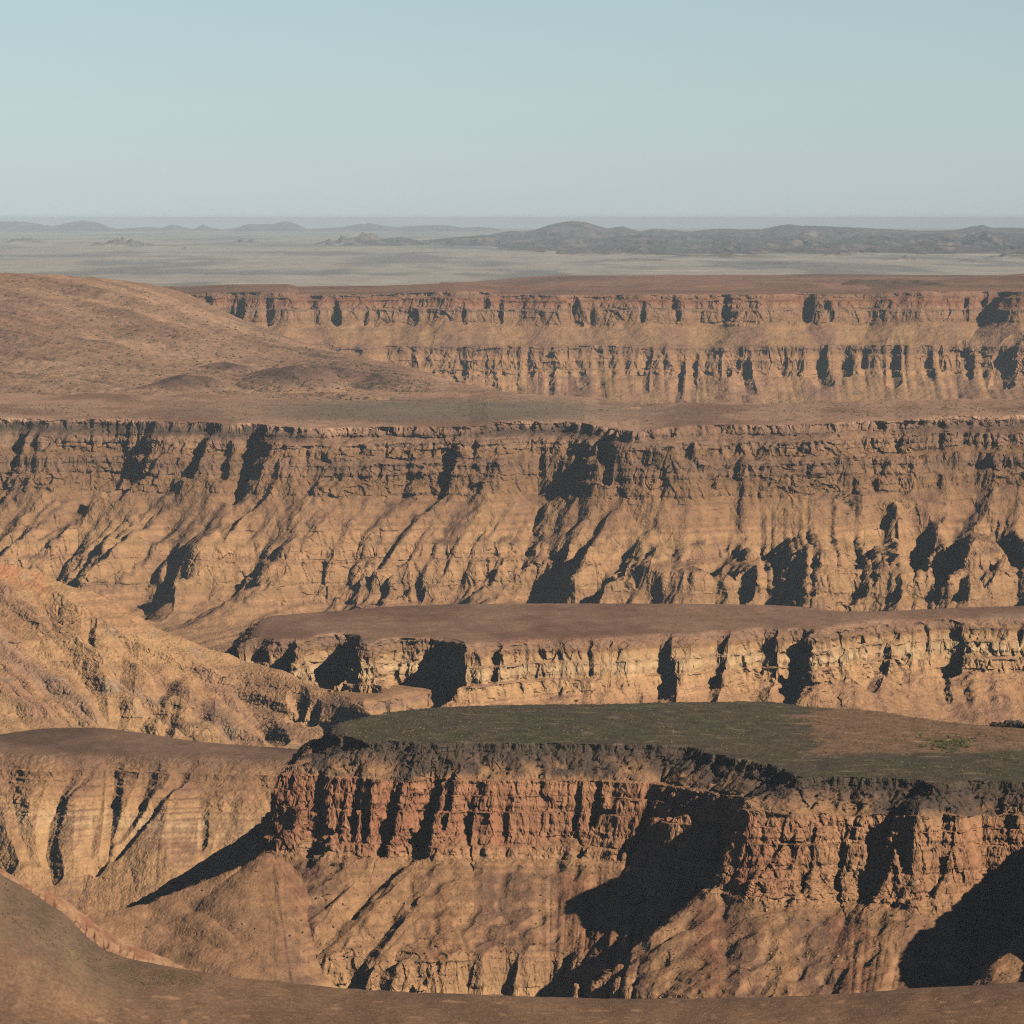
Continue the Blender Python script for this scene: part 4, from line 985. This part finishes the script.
# ================================================================== I: desert plain and mountains to the horizon
PLAIN_Z = -215.
def build_plain():
    sh = Sheet(-420, 1440, 1.4 * RES, 11200, 99000, int(1200 / RES), 1.8)
    X, Y = sh.X, sh.Y
    Z = PLAIN_Z + 5 * fbm2(X, Y, 1400, 1201, 4, sy=2600) + .0 * X
    def mound(px, py, wpx, hpx, seed, asp=1.3):
        cx, cy = pix2plan(px, py, PLAIN_Z); mpp = cy / FOC
        w = wpx * mpp; h = hpx * mpp
        dx = (X - cx) / w; dy = (Y - cy) / (w * asp)
        r = np.sqrt(dx * dx + dy * dy)
        rid = 1 - np.abs(n2(X, Y, w * .5, seed)) * 1.2
        return 1.5 * h * np.maximum(0, 1 - r) ** .8 * np.clip(rid, .3, 1.2)
    ms = [(25, 243, 26, 5, 1), (120, 246, 36, 8, 2), (135, 245.5, 20, 6, 3), (184, 250, 9, 4, 4), (340, 245, 26, 8, 5), (365, 244, 30, 10, 6), (400, 244, 24, 7, 7), (316, 259, 8, 3, 8), (480, 243, 30, 6, 9), (245, 243, 20, 4, 10), (5, 256, 10, 3, 11), (430, 246, 30, 3, 12),
          (640, 262, 60, 3, 13), (720, 258, 70, 4, 14), (850, 256, 30, 5, 15), (905, 261, 26, 5, 16), (970, 262, 16, 4, 17), (1010, 258, 30, 5, 18), (600, 255, 50, 4, 19), (780, 264, 60, 3, 20)]
    M = 0 * X
    for px, py, wpx, hpx, sd in ms: M = np.maximum(M, mound(px, py, wpx, hpx, 1210 + sd))
    Z = (Z + M).astype(F32)
    Xr, Yr, (Zr, Mr) = sh.resample(Z, int(190 / RES), [M.astype(F32)], kf=.3, kd=1.0)
    a = fbm2(Xr, Yr, 900, 1230, 5, sy=5200, g=.6); b = n2(Xr, Yr, 160, 1231, 1400); e = n2(Xr, Yr, 60, 1232, 300)
    c = mix(np.broadcast_to(col3((.44, .42, .36)), Xr.shape + (3,)), col3((.25, .255, .25)), sm(-.15, .45, a))
    c = c * (1 + .14 * b + .10 * e)[..., None]
    lt = sm(.35, .6, n2(Xr, Yr, 500, 1233, 900)) * sm(480, 560, 512 + FOC * Xr / Yr)
    c = c + lt[..., None] * col3((.18, .14, .09)) * .8
    c = mix(c, col3((.13, .10, .085)), np.clip(Mr / 14, 0, .85))
    o = mesh_from_grid('desert_plain', Xr, Yr, Zr, c)
    o.data.materials.append(rock_material('desert_plain_earth', 300, 60, .14, .4, 5, 60))
    tag(o, 'pale desert plain reaching to the horizon', None, 'structure')

SKYL = [(-400, 225), (-200, 224), (0, 221), (25, 221), (45, 224), (56, 226), (70, 222.5), (85, 220), (100, 222), (112, 227), (120, 228.5), (150, 226.8), (163, 227.5), (175, 224), (184, 226.5), (195, 229), (205, 224), (214, 228), (225, 229.5), (236, 228), (250, 223.5),
        (260, 224), (275, 223.5), (287, 220.5), (298, 223.5), (308, 229), (325, 228), (345, 226.5), (360, 223.5), (372, 223), (385, 225.5), (400, 226.5), (425, 225), (448, 225), (462, 227.5), (480, 226.5), (495, 228), (512, 230), (524, 231), (535, 229), (545, 225.5), (558, 222), (572, 220.2), (585, 221.5),
        (597, 225), (606, 227.5), (614, 227), (622, 225.5), (630, 228), (640, 231), (652, 228), (665, 229), (690, 231), (705, 229), (722, 227.8), (740, 228.8), (760, 228.5), (777, 225), (788, 223.5), (800, 225), (815, 225), (835, 226), (860, 227), (885, 228.5), (915, 229.8), (935, 230), (955, 229),
        (968, 226), (980, 224), (990, 227), (1005, 227), (1024, 227.5), (1100, 226), (1440, 228)]
def range_sheet(name, label, x0, x1, yn, yc, yb, crest, rough, seed, spur, foot=1.0):
    sh = Sheet(x0, x1, 1.0 * RES, yn, yb, int(420 / RES))
    X, Y, px = sh.X, sh.Y, sh.px
    r = np.interp(px, [q[0] for q in crest], [q[1] for q in crest])
    zc = (-(r - HOR) / FOC * yc)[:, None]
    H = np.maximum(zc - PLAIN_Z, 1)
    t = Y - yc
    m = yc / FOC
    yj = yn + .35 * (yc - yn) * (.5 + n2(X, 0 * X, 45 * m, seed + 31) + .5 * n2(X, 0 * X, 16 * m, seed + 32))
    env = np.where(t < 0, np.clip((Y - yj) / (yc - yj), 0, 1) ** foot, np.clip((yb - Y) / (yb - yc), 0, 1))
    wx = X + 14 * m * n2(X, Y, 40 * m, seed + 5, 300 * m)
    rd = 1 - np.abs(fbm2(wx, Y, spur * m, seed, 4, sy=spur * m * 5, g=.55)) * 1.8
    low = 1 - sm(0, .35, 1 - env)           # keeps the crest line as drawn
    hh = H * env * (low + (1 - low) * np.clip(.35 + rd * .75, .05, 1.15))
    Z = PLAIN_Z - 6 + hh + .010 * H * 0
    Z = Z + rough * m * n2(X, Y, 5 * m, seed + 9, 16 * m)
    Xr, Yr, (Zr, er) = sh.resample(Z.astype(F32), int(140 / RES), [env.astype(F32)], kf=.3, kd=.6)
    n = fbm2(Xr, Yr, 26 * m, seed + 11, 4, sy=150 * m)
    c = mix(np.broadcast_to(col3((.085, .08, .08)), Xr.shape + (3,)), col3((.24, .19, .15)), sm(0, .55, n) * (1 - .5 * er))
    c = c * (1 + .2 * n2(Xr, Yr, 6 * m, seed + 12, 30 * m))[..., None]
    N = grid_normals(Xr, Yr, Zr)
    o = mesh_from_grid(name, Xr, Yr, Zr, c)
    o.data.materials.append(rock_material(name + '_rock', 120, 40, .15, .5, 8, 40))
    tag(o, label, None, 'structure')
def build_mountains():
    sk = SKYL
    left = [(x, y if x < 500 else y + 3 + (x - 500) * .1) for x, y in sk if x < 560] + [(600, 246)]
    right = [(400, 262), (440, 250), (480, 236), (500, 232)] + [(x, y) for x, y in sk if x >= 505]
    range_sheet('far_mountain_range', 'faint low mountains along the horizon at left', -420, 600, 76000, 86000, 95000, left, .5, 1301, 40)
    range_sheet('blue_mountain_range', 'hazy blue mountain range with a rounded peak along the horizon at right', 400, 1440, 36000, 48000, 56000, right, .45, 1321, 60, .8)
    mid = [(460, 262), (500, 243), (540, 240), (570, 236), (600, 238), (640, 233), (665, 236), (700, 241), (730, 235), (760, 238), (800, 234), (830, 240), (870, 233), (900, 236), (935, 232), (960, 236), (985, 229), (1000, 235), (1024, 232), (1440, 233)]
    range_sheet('mountain_foothills', 'hazy foothills in front of the blue range', 460, 1440, 31000, 37000, 42000, mid, .3, 1341, 48, .8)
    dh = [(270, 250), (300, 246.5), (320, 242), (342, 239), (356, 236.5), (368, 235), (384, 238), (402, 236), (420, 240), (440, 238), (462, 236), (485, 234), (505, 236), (530, 238), (560, 244), (600, 252)]
    range_sheet('low_desert_hills', 'small hazy hills on the plain left of the blue range', 260, 600, 36000, 41000, 46000, dh, .3, 1381, 24, .9)
    low = [(520, 262), (560, 249), (600, 250), (640, 243), (680, 250), (740, 243), (790, 247), (840, 241), (880, 246), (930, 243), (980, 247), (1024, 241), (1440, 242)]
    range_sheet('low_foothills', 'low hazy hills at the foot of the mountains', 520, 1440, 28000, 31500, 36000, low, .16, 1361, 40, .9)
if not ONLY or 'I' in ONLY:
    build_plain(); build_mountains()
# ================================================================== shrubs and boulders that can be told apart
import random
def simple_mat(name, c, rough=.9, amp=.35, sc=3.):
    m = bpy.data.materials.new(name); m.use_nodes = True
    nt = m.node_tree; b = nt.nodes['Principled BSDF']; b.inputs['Roughness'].default_value = rough
    b.inputs['Specular IOR Level'].default_value = .15
    n = nt.nodes.new('ShaderNodeTexNoise'); n.inputs['Scale'].default_value = sc; n.inputs['Detail'].default_value = 4
    g = nt.nodes.new('ShaderNodeNewGeometry'); nt.links.new(g.outputs['Position'], n.inputs['Vector'])
    r = nt.nodes.new('ShaderNodeValToRGB'); nt.links.new(n.outputs['Fac'], r.inputs[0])
    r.color_ramp.elements[0].position = .3; r.color_ramp.elements[0].color = [v * (1 - amp) for v in c] + [1]
    r.color_ramp.elements[1].position = .7; r.color_ramp.elements[1].color = [min(v * (1 + amp), .9) for v in c] + [1]
    nt.links.new(r.outputs[0], b.inputs['Base Color'])
    return m

def shrub_meshes(i, rs):
    """leafy crown of many small blades round a few woody stems, unit size 1 m radius"""
    V = []; Fc = []
    lobes = [(rs.uniform(-.45, .45), rs.uniform(-.45, .45), rs.uniform(.35, .75), rs.uniform(.3, .5)) for _ in range(7)]
    for k in range(330):
        lx, ly, lz, lr = lobes[rs.randint(0, 6)]
        while True:
            p = np.array([rs.uniform(-1, 1) for _ in range(3)])
            if .3 < np.dot(p, p) < 1: break
        c = np.array([lx, ly, lz]) + p * lr
        if c[2] < .03: continue
        a = np.array([rs.gauss(0, 1) for _ in range(3)]); a /= np.linalg.norm(a)
        b = np.cross(a, p); b /= np.linalg.norm(b) + 1e-6
        s = rs.uniform(.05, .11)
        o = len(V)
        V += [c - a * s, c + b * s * .55, c + a * s, c - b * s * .55]; Fc.append((o, o + 1, o + 2, o + 3))
    me = bpy.data.meshes.new('crown'); me.from_pydata([tuple(v) for v in V], [], Fc); me.update()
    V = []; Fc = []
    for lx, ly, lz, lr in lobes[:5]:
        o = len(V)
        for t, r in ((0, .045), (.55, .03), (1, .012)):
            for q in range(5):
                an = q * 2 * math.pi / 5
                V.append((lx * t + r * math.cos(an) + .06 * t * (1 - t), ly * t + r * math.sin(an), -.12 + (lz + .12) * t))
        for t in range(2):
            for q in range(5):
                Fc.append((o + t * 5 + q, o + t * 5 + (q + 1) % 5, o + t * 5 + 5 + (q + 1) % 5, o + t * 5 + 5 + q))
    ms = bpy.data.meshes.new('stems'); ms.from_pydata(V, [], Fc); ms.update()
    return me, ms

def boulder_mesh(i, rs):
    import bmesh
    bm = bmesh.new(); bmesh.ops.create_icosphere(bm, subdivisions=3, radius=1)
    planes = []
    for _ in range(11):
        n = np.array([rs.gauss(0, 1), rs.gauss(0, 1), rs.gauss(0, .8)]); n /= np.linalg.norm(n)
        planes.append((n, rs.uniform(.55, .85)))
    sc = (1, rs.uniform(.6, .9), rs.uniform(.55, .85))
    for v in bm.verts:
        p = np.array(v.co)
        for n, d in planes:
            e = float(np.dot(p, n)) - d
            if e > 0: p = p - n * e
        p = p * (1 + .04 * math.sin(7 * p[0] + 5 * p[1] + i)) * sc
        v.co = p
    me = bpy.data.meshes.new('boulder'); bm.to_mesh(me); bm.free()
    return me

def build_things():
    rs = random.Random(4)
    green = simple_mat('shrub_leaves', (.065, .075, .035)); pale = simple_mat('dry_shrub_leaves', (.16, .17, .06)); wood = simple_mat('shrub_wood', (.12, .09, .065))
    dark = simple_mat('dark_stone', (.085, .062, .05)); tan = simple_mat('tan_stone', (.40, .26, .16)); red = simple_mat('red_stone', (.28, .14, .09))
    kinds = []
    for i in range(5):
        c, s = shrub_meshes(i, rs); c.materials.append(green); s.materials.append(wood)
        c2 = c.copy(); c2.materials.clear(); c2.materials.append(pale)
        kinds.append((c, s, c2))
    def shrub(px, py, size, surf, label, group, dry=False):
        sh, Z = SURF[surf]
        x, y = sh.locate(Z, px, py)
        c = int(np.clip(np.searchsorted(sh.px, px), 0, len(sh.px) - 1))
        z = float(np.interp(y, sh.yv, Z[c]))
        e = bpy.data.objects.new('shrub', None); scene_c.objects.link(e); e.location = (x, y, z - .05); e.rotation_euler = (0, 0, rs.uniform(0, 6.28)); e.scale = (size, size, size * rs.uniform(.75, 1.05))
        e.empty_display_size = .1
        tag(e, label, 'shrub', None, group)
        k = kinds[rs.randint(0, 4)]
        a = bpy.data.objects.new('crown', k[2] if dry else k[0]); b = bpy.data.objects.new('stems', k[1])
        for o in (a, b): scene_c.objects.link(o); o.parent = e
    scene_c = bpy.context.scene.collection
    # bushes traced one by one on the talus of the near mesa
    for px, py, r, lab in [(333, 867, 2.2, 'large round dark bush at the top of the left ravine under the red cliff'), (330, 880, 1.9, 'round dark bush just below the largest one in the left ravine'), (315, 899, 1.5, 'dark bush halfway down the left ravine of the near mesa'),
                           (302, 934, 1.6, 'dark bush beside the shadow low in the left ravine'), (289, 936, 1.3, 'small dark bush left of the low ravine shadow'), (301, 921, 1.3, 'small bush above the low ravine shadow'), (146, 928, 1.1, 'lone small green bush on the far left tail of the near mesa'),
                           (541, 896, 1.4, 'dark bush on the middle talus, topmost of its column'), (540, 911, 1.2, 'dark bush on the middle talus under the topmost one'), (536, 924, 1.3, 'dark bush on the middle talus, second from the bottom of its column'), (534, 946, 1.6, 'dark bush on the middle talus, lowest of its column'),
                           (494, 968, 1.3, 'small bush above the two dark alcoves at the base of the mesa'), (570, 957, 1.4, 'dark bush at the lower right of the middle talus'), (855, 900, 1.7, 'bright green bush under the orange buttress on the right'), (893, 917, 1.8, 'dark green bush near the edge of the right hand shadow'),
                           (909, 927, 1.4, 'green bush beside the right hand shadow edge'), (824, 903, 1.3, 'small bush left of the bright green one'), (757, 935, 1.3, 'dark bush on the left talus of the right buttress'), (862, 942, 1.6, 'grey bush low on the talus of the right buttress')]:
        shrub(px, py, r * .8, 'near', lab, 'bushes on the talus of the near mesa')
    # rim bushes: nothing tells them apart
    sh, Z = SURF['near']
    n = 0
    for k in range(150):
        px = rs.uniform(340, 1020)
        t = rs.random()
        row = float(np.interp(px, [340, 430, 640, 700, 800, 1024], [744, 748, 750, 757, 784, 790])) + 2 + 22 * t * t
        if 690 < px < 775: continue
        shrub(px, row, rs.uniform(.6, 1.5), 'near', 'dark bush on the rubble just under the near mesa rim', 'bushes under the near mesa rim')
    for k in range(90):
        px = rs.uniform(350, 1020); row = float(np.interp(px, [350, 430, 700, 800, 1024], [723, 712, 706, 722, 745])) + rs.uniform(0, 30)
        if row > np.interp(px, [340, 640, 700, 800, 1024], [736, 740, 746, 772, 778]): continue
        shrub(px, row, rs.uniform(.35, .8), 'near', 'low scrub bush on the flat top of the near mesa', 'scrub bushes on the near mesa top', rs.random() < .35)
    for k in range(64):
        px = rs.gauss(950, 13); row = rs.gauss(745, 3.6)
        shrub(px, row, rs.uniform(1.1, 2.1), 'near', 'yellow green bush in the thicket on the brown end of the mesa top', 'bushes of the yellow green thicket', True)
    for px, row in [(986, 737), (981, 735), (992, 733), (1003, 732), (975, 739), (970, 741)]:
        shrub(px, row, 1.2, 'near', 'olive bush in the short row right of the thicket', 'olive bushes right of the thicket', rs.random() < .5)
    # green bushes in the chute of the main wall
    for k in range(34):
        t = rs.random()
        px = 817 + 32 * t + rs.gauss(0, 4); row = 466 + 42 * t + rs.gauss(0, 3)
        shrub(px, row, rs.uniform(1.6, 3.0), 'main_canyon_wall', 'green bush in the steep chute of the main canyon wall', 'bushes in the chute of the main wall')
    for k in range(22):
        shrub(670 + rs.gauss(0, 14), 462 + rs.gauss(0, 12), rs.uniform(1.5, 2.6), 'main_canyon_wall', 'green bush in the rubble hollow right of the projecting spur', 'bushes in the rubble hollow of the main wall')
    for px, row in [(577, 701.5), (211, 677), (224, 679)]:
        shrub(px, row, 2.0, 'pale_bench' if px > 400 else 'tawny_spur', 'green bush at the foot of the pale cliff' if px > 400 else ('lone bush on the bare spur, left one of two' if px < 215 else 'lone bush on the bare spur, right one of two'), None)
    # boulders
    bms = []
    for i in range(6):
        trio = []
        for m in (dark, tan, red):
            me = boulder_mesh(i, rs) if not trio else trio[0].copy()
            me.materials.clear(); me.materials.append(m); trio.append(me)
        bms.append(trio)
    def boulder(px, py, size, surf, label, group, kind, up=0.):
        sh, Z = SURF[surf]
        x, y = sh.locate(Z, px, py); c = int(np.clip(np.searchsorted(sh.px, px), 0, len(sh.px) - 1))
        z = float(np.interp(y, sh.yv, Z[c]))
        o = bpy.data.objects.new('boulder', bms[rs.randint(0, 5)][kind]); scene_c.objects.link(o)
        o.location = (x, y, z + size * .2 + up); o.rotation_euler = (rs.uniform(-.4, .4), rs.uniform(-.4, .4), rs.uniform(0, 6.28)); o.scale = (size,) * 3
        tag(o, label, 'boulder', None, group)
    for px, py, s, lab in [(729, 873, 1.6, 'pale boulder lit by the sun at the edge of the deep shadow, upper one'), (724, 877, 1.2, 'pale boulder lit by the sun at the edge of the deep shadow, lower one'), (793, 868, 1.3, 'boulder at the foot of the orange buttress, left one'), (916, 884, 2.6, 'large reddish boulder perched on the ledge right of the orange buttress')]:
        boulder(px, py, s, 'near', lab, None, 1)
    for k in range(120):
        cx, w = rs.choice([(355, 40), (460, 40), (560, 40), (850, 60), (770, 40), (300, 40)])
        px = rs.gauss(cx, w); py = rs.uniform(868, 985)
        if 600 < px < 740 or px > 930 or px < 200: continue
        boulder(px, py, rs.uniform(.35, .95), 'near', 'reddish boulder lying loose on the talus of the near mesa', 'boulders on the near mesa talus', rs.choice([1, 2, 2]))
    for k in range(70):
        px = rs.uniform(345, 1020); row = float(np.interp(px, [340, 430, 640, 700, 800, 1024], [745, 749, 751, 758, 785, 791])) + rs.uniform(2, 24)
        if 690 < px < 775: continue
        boulder(px, row, rs.uniform(.6, 1.5), 'near', 'dark boulder in the rubble under the near mesa rim', 'boulders under the near mesa rim', 0)
    for k in range(46):
        t = rs.uniform(-1, 1)
        px = 1010 + 17 * t; row = 722.5 - rs.random() * 7 * (1 - t * t) ** .5
        boulder(px, row, rs.uniform(1.5, 2.9), 'near', 'black boulder in the heap at the far right end of the mesa top', 'black boulders heaped on the mesa top', 0, 1.8 * (1 - t * t) * rs.random())
    # ground cover and stones nobody could count
    R_ = np.random.RandomState(77)
    def inside(x0, x1, top, bot, n):
        xs = R_.uniform(x0, x1, n); t = R_.rand(n)
        a = np.interp(xs, [q[0] for q in top], [q[1] for q in top]); b = np.interp(xs, [q[0] for q in bot], [q[1] for q in bot])
        return list(zip(xs, a + (b - a) * t))
    m1 = simple_mat('olive_scrub', (.075, .07, .035)); m2 = simple_mat('straw_grass', (.26, .20, .10)); m3 = simple_mat('brown_gravel', (.16, .10, .07)); m4 = simple_mat('pale_gravel', (.34, .22, .14))
    tp = [(335, 728), (345, 722), (380, 714), (430, 708), (512, 705), (600, 705), (700, 703), (770, 701), (800, 707), (870, 710), (950, 723), (1023, 730)]
    bt = [(335, 733), (370, 739), (640, 742), (700, 748), (768, 762), (800, 775), (1023, 780)]
    scatter('ground_scrub', 'low dark scrub covering the flat top of the near mesa', 'near', inside(338, 1023, tp, bt, 5200), .42, m1, .8, 3)
    scatter('straw_tufts', 'straw coloured grass tufts on the near mesa top', 'near', inside(345, 1023, tp, bt, 1500), .33, m2, .8, 4)
    scatter('talus_stones', 'loose stones on the talus of the near mesa', 'near', inside(230, 1020, [(230, 880), (300, 855), (1020, 880)], [(230, 970), (340, 990), (1020, 990)], 3200), .32, m3, .8, 5)
    scatter('pale_talus_stones', 'pale loose stones on the talus of the near mesa', 'near', inside(230, 1020, [(230, 880), (300, 855), (1020, 880)], [(230, 970), (340, 990), (1020, 990)], 1500), .3, m4, .8, 6)
    scatter('foreground_stones', 'dark gravel strewn over the foreground plain', 'fore', inside(0, 1023, [(0, 880), (60, 925), (130, 965), (340, 994), (520, 1003), (850, 1000), (1023, 989)], [(0, 1023), (1023, 1023)], 7000), .11, m3, .7, 7)
    scatter('foreground_tufts', 'dry tufts of grass on the foreground plain', 'fore', inside(0, 1023, [(0, 882), (60, 927), (130, 967), (340, 996), (520, 1005), (850, 1002), (1023, 991)], [(0, 1023), (1023, 1023)], 2200), .16, m2, .9, 8)
    scatter('lip_scrub', 'grey green scrub along the lip of the foreground plain', 'fore', inside(0, 200, [(0, 878), (60, 919), (130, 964), (200, 976)], [(0, 915), (60, 955), (130, 985), (200, 985)], 1800), .22, m1, .9, 9)
    scatter('bench_scrub', 'scattered scrub on top of the pale bench', 'pale_bench', inside(262, 1023, [(262, 622), (300, 613), (400, 606), (512, 604), (1023, 606)], [(262, 632), (400, 634), (1023, 612)], 3200), .5, m3, .8, 10)
    scatter('plateau_scrub', 'dark scrub dotted over the middle plateau', 'main_canyon_wall', inside(0, 1023, [(0, 404), (430, 392), (600, 400), (1023, 404)], [(0, 415), (330, 424), (480, 420), (640, 426), (1023, 412)], 4200), .9, m1, .8, 11)
    scatter('hill_scrub', 'dark scrub dotted over the broad brown hill', 'brown_hill', inside(0, 430, [(0, 275), (150, 286), (300, 345), (430, 382)], [(0, 412), (430, 400)], 5200), 1.25, m1, .8, 12)
    scatter('spur_stones', 'stones and scrub on the tawny spur', 'tawny_spur', inside(0, 330, [(0, 572), (120, 612), (250, 670), (330, 700)], [(0, 730), (200, 738), (330, 735)], 1500), .5, m3, .8, 13)
if not ONLY: build_things()
# ------------------------------------------------------------------ light, air, camera
scene = bpy.context.scene
SUN_AZ, SUN_EL = R(51), R(28)          # azimuth measured from straight behind the camera, to the right
sv = (math.sin(SUN_AZ) * math.cos(SUN_EL), -math.cos(SUN_AZ) * math.cos(SUN_EL), math.sin(SUN_EL))
ld = bpy.data.lights.new('sun', 'SUN'); ld.energy = 5.0; ld.angle = R(.53); ld.color = (1, .845, .655)
lo = bpy.data.objects.new('sun', ld); scene.collection.objects.link(lo)
from mathutils import Vector
lo.rotation_euler = Vector(sv).to_track_quat('Z', 'Y').to_euler()
lo.location = (0, 0, 500)
w = bpy.data.worlds.new('World'); scene.world = w; w.use_nodes = True
nt = w.node_tree; bg = nt.nodes['Background']
sky = nt.nodes.new('ShaderNodeTexSky'); sky.sky_type = 'NISHITA'; sky.sun_disc = False
sky.sun_elevation = SUN_EL; sky.sun_rotation = math.atan2(sv[0], sv[1])
sky.altitude = 900; sky.air_density = 1.0; sky.dust_density = 0.3; sky.ozone_density = 2.0
# the clear sky darkens quickly away from the horizon
tc = nt.nodes.new('ShaderNodeTexCoord'); sx = nt.nodes.new('ShaderNodeSeparateXYZ'); nt.links.new(tc.outputs['Generated'], sx.inputs[0])
mz = nt.nodes.new('ShaderNodeMath'); mz.operation = 'MAXIMUM'; nt.links.new(sx.outputs['Z'], mz.inputs[0]); mz.inputs[1].default_value = .004
cx = nt.nodes.new('ShaderNodeCombineXYZ'); nt.links.new(sx.outputs['X'], cx.inputs[0]); nt.links.new(sx.outputs['Y'], cx.inputs[1]); nt.links.new(mz.outputs[0], cx.inputs[2]); nt.links.new(cx.outputs[0], sky.inputs[0])
cr = nt.nodes.new('ShaderNodeValToRGB'); rm = nt.nodes.new('ShaderNodeMath'); rm.operation = 'ADD'; nt.links.new(sx.outputs['Z'], rm.inputs[0]); rm.inputs[1].default_value = .1; nt.links.new(rm.outputs[0], cr.inputs[0])
cr.color_ramp.elements[0].position = .04; cr.color_ramp.elements[0].color = (.03, .03, .03, 1)
cr.color_ramp.elements[1].position = .09; cr.color_ramp.elements[1].color = (.73, .87, 1.25, 1)
for ps, cc in ((.104, (.73, .87, 1.25, 1)), (.15, (.82, .90, .99, 1)), (.19, (.16, .25, .40, 1)), (.36, (.035, .07, .20, 1))):
    e = cr.color_ramp.elements.new(ps); e.color = cc
mx = nt.nodes.new('ShaderNodeMix'); mx.data_type = 'RGBA'; mx.blend_type = 'MULTIPLY'; mx.inputs['Factor'].default_value = 1
nt.links.new(sky.outputs[0], mx.inputs[6]); nt.links.new(cr.outputs[0], mx.inputs[7])
nt.links.new(mx.outputs[2], bg.inputs[0]); bg.inputs[1].default_value = .085
cd = bpy.data.cameras.new('camera'); cam = bpy.data.objects.new('camera', cd); scene.collection.objects.link(cam)
cam.location = (0, 0, 0); cam.rotation_euler = (R(90) - PITCH, 0, 0)
cd.sensor_width = 36; cd.sensor_fit = 'HORIZONTAL'; cd.lens = 36 * FOC / 1024
cd.clip_start = 1; cd.clip_end = 200000
scene.camera = cam
scene.view_settings.view_transform = 'Standard'; scene.view_settings.look = 'None'
scene.view_settings.exposure = 0.06; scene.view_settings.gamma = 1
cy = scene.cycles
cy.max_bounces = 4; cy.diffuse_bounces = 0; cy.glossy_bounces = 1; cy.volume_bounces = 0
cy.use_denoising = False; cy.pixel_filter_type = 'BLACKMAN_HARRIS'; cy.filter_width = 1.25
if HAZE:
    me = bpy.data.meshes.new('haze')
    x, y0, y1, z0, z1 = 26000, -300, 101000, -640, 12
    V = [(-x, y0, z0), (x, y0, z0), (x, y1, z0), (-x, y1, z0), (-x, y0, z1), (x, y0, z1), (x, y1, z1), (-x, y1, z1)]
    me.from_pydata(V, [], [(0, 3, 2, 1), (4, 5, 6, 7), (0, 1, 5, 4), (1, 2, 6, 5), (2, 3, 7, 6), (3, 0, 4, 7)])
    hz = bpy.data.objects.new('haze', me); scene.collection.objects.link(hz); tag(hz, kind='stuff')
    m = bpy.data.materials.new('haze'); m.use_nodes = True
    nn = m.node_tree.nodes; nn.remove(nn['Principled BSDF'])
    pv = nn.new('ShaderNodeVolumePrincipled'); pv.inputs['Density'].default_value = HAZE
    pv.inputs['Color'].default_value = HAZE_COL; pv.inputs['Anisotropy'].default_value = -0.3
    m.node_tree.links.new(pv.outputs[0], nn['Material Output'].inputs['Volume'])
    me.materials.append(m)
print('SCRIPT TIME', time.time() - T0)
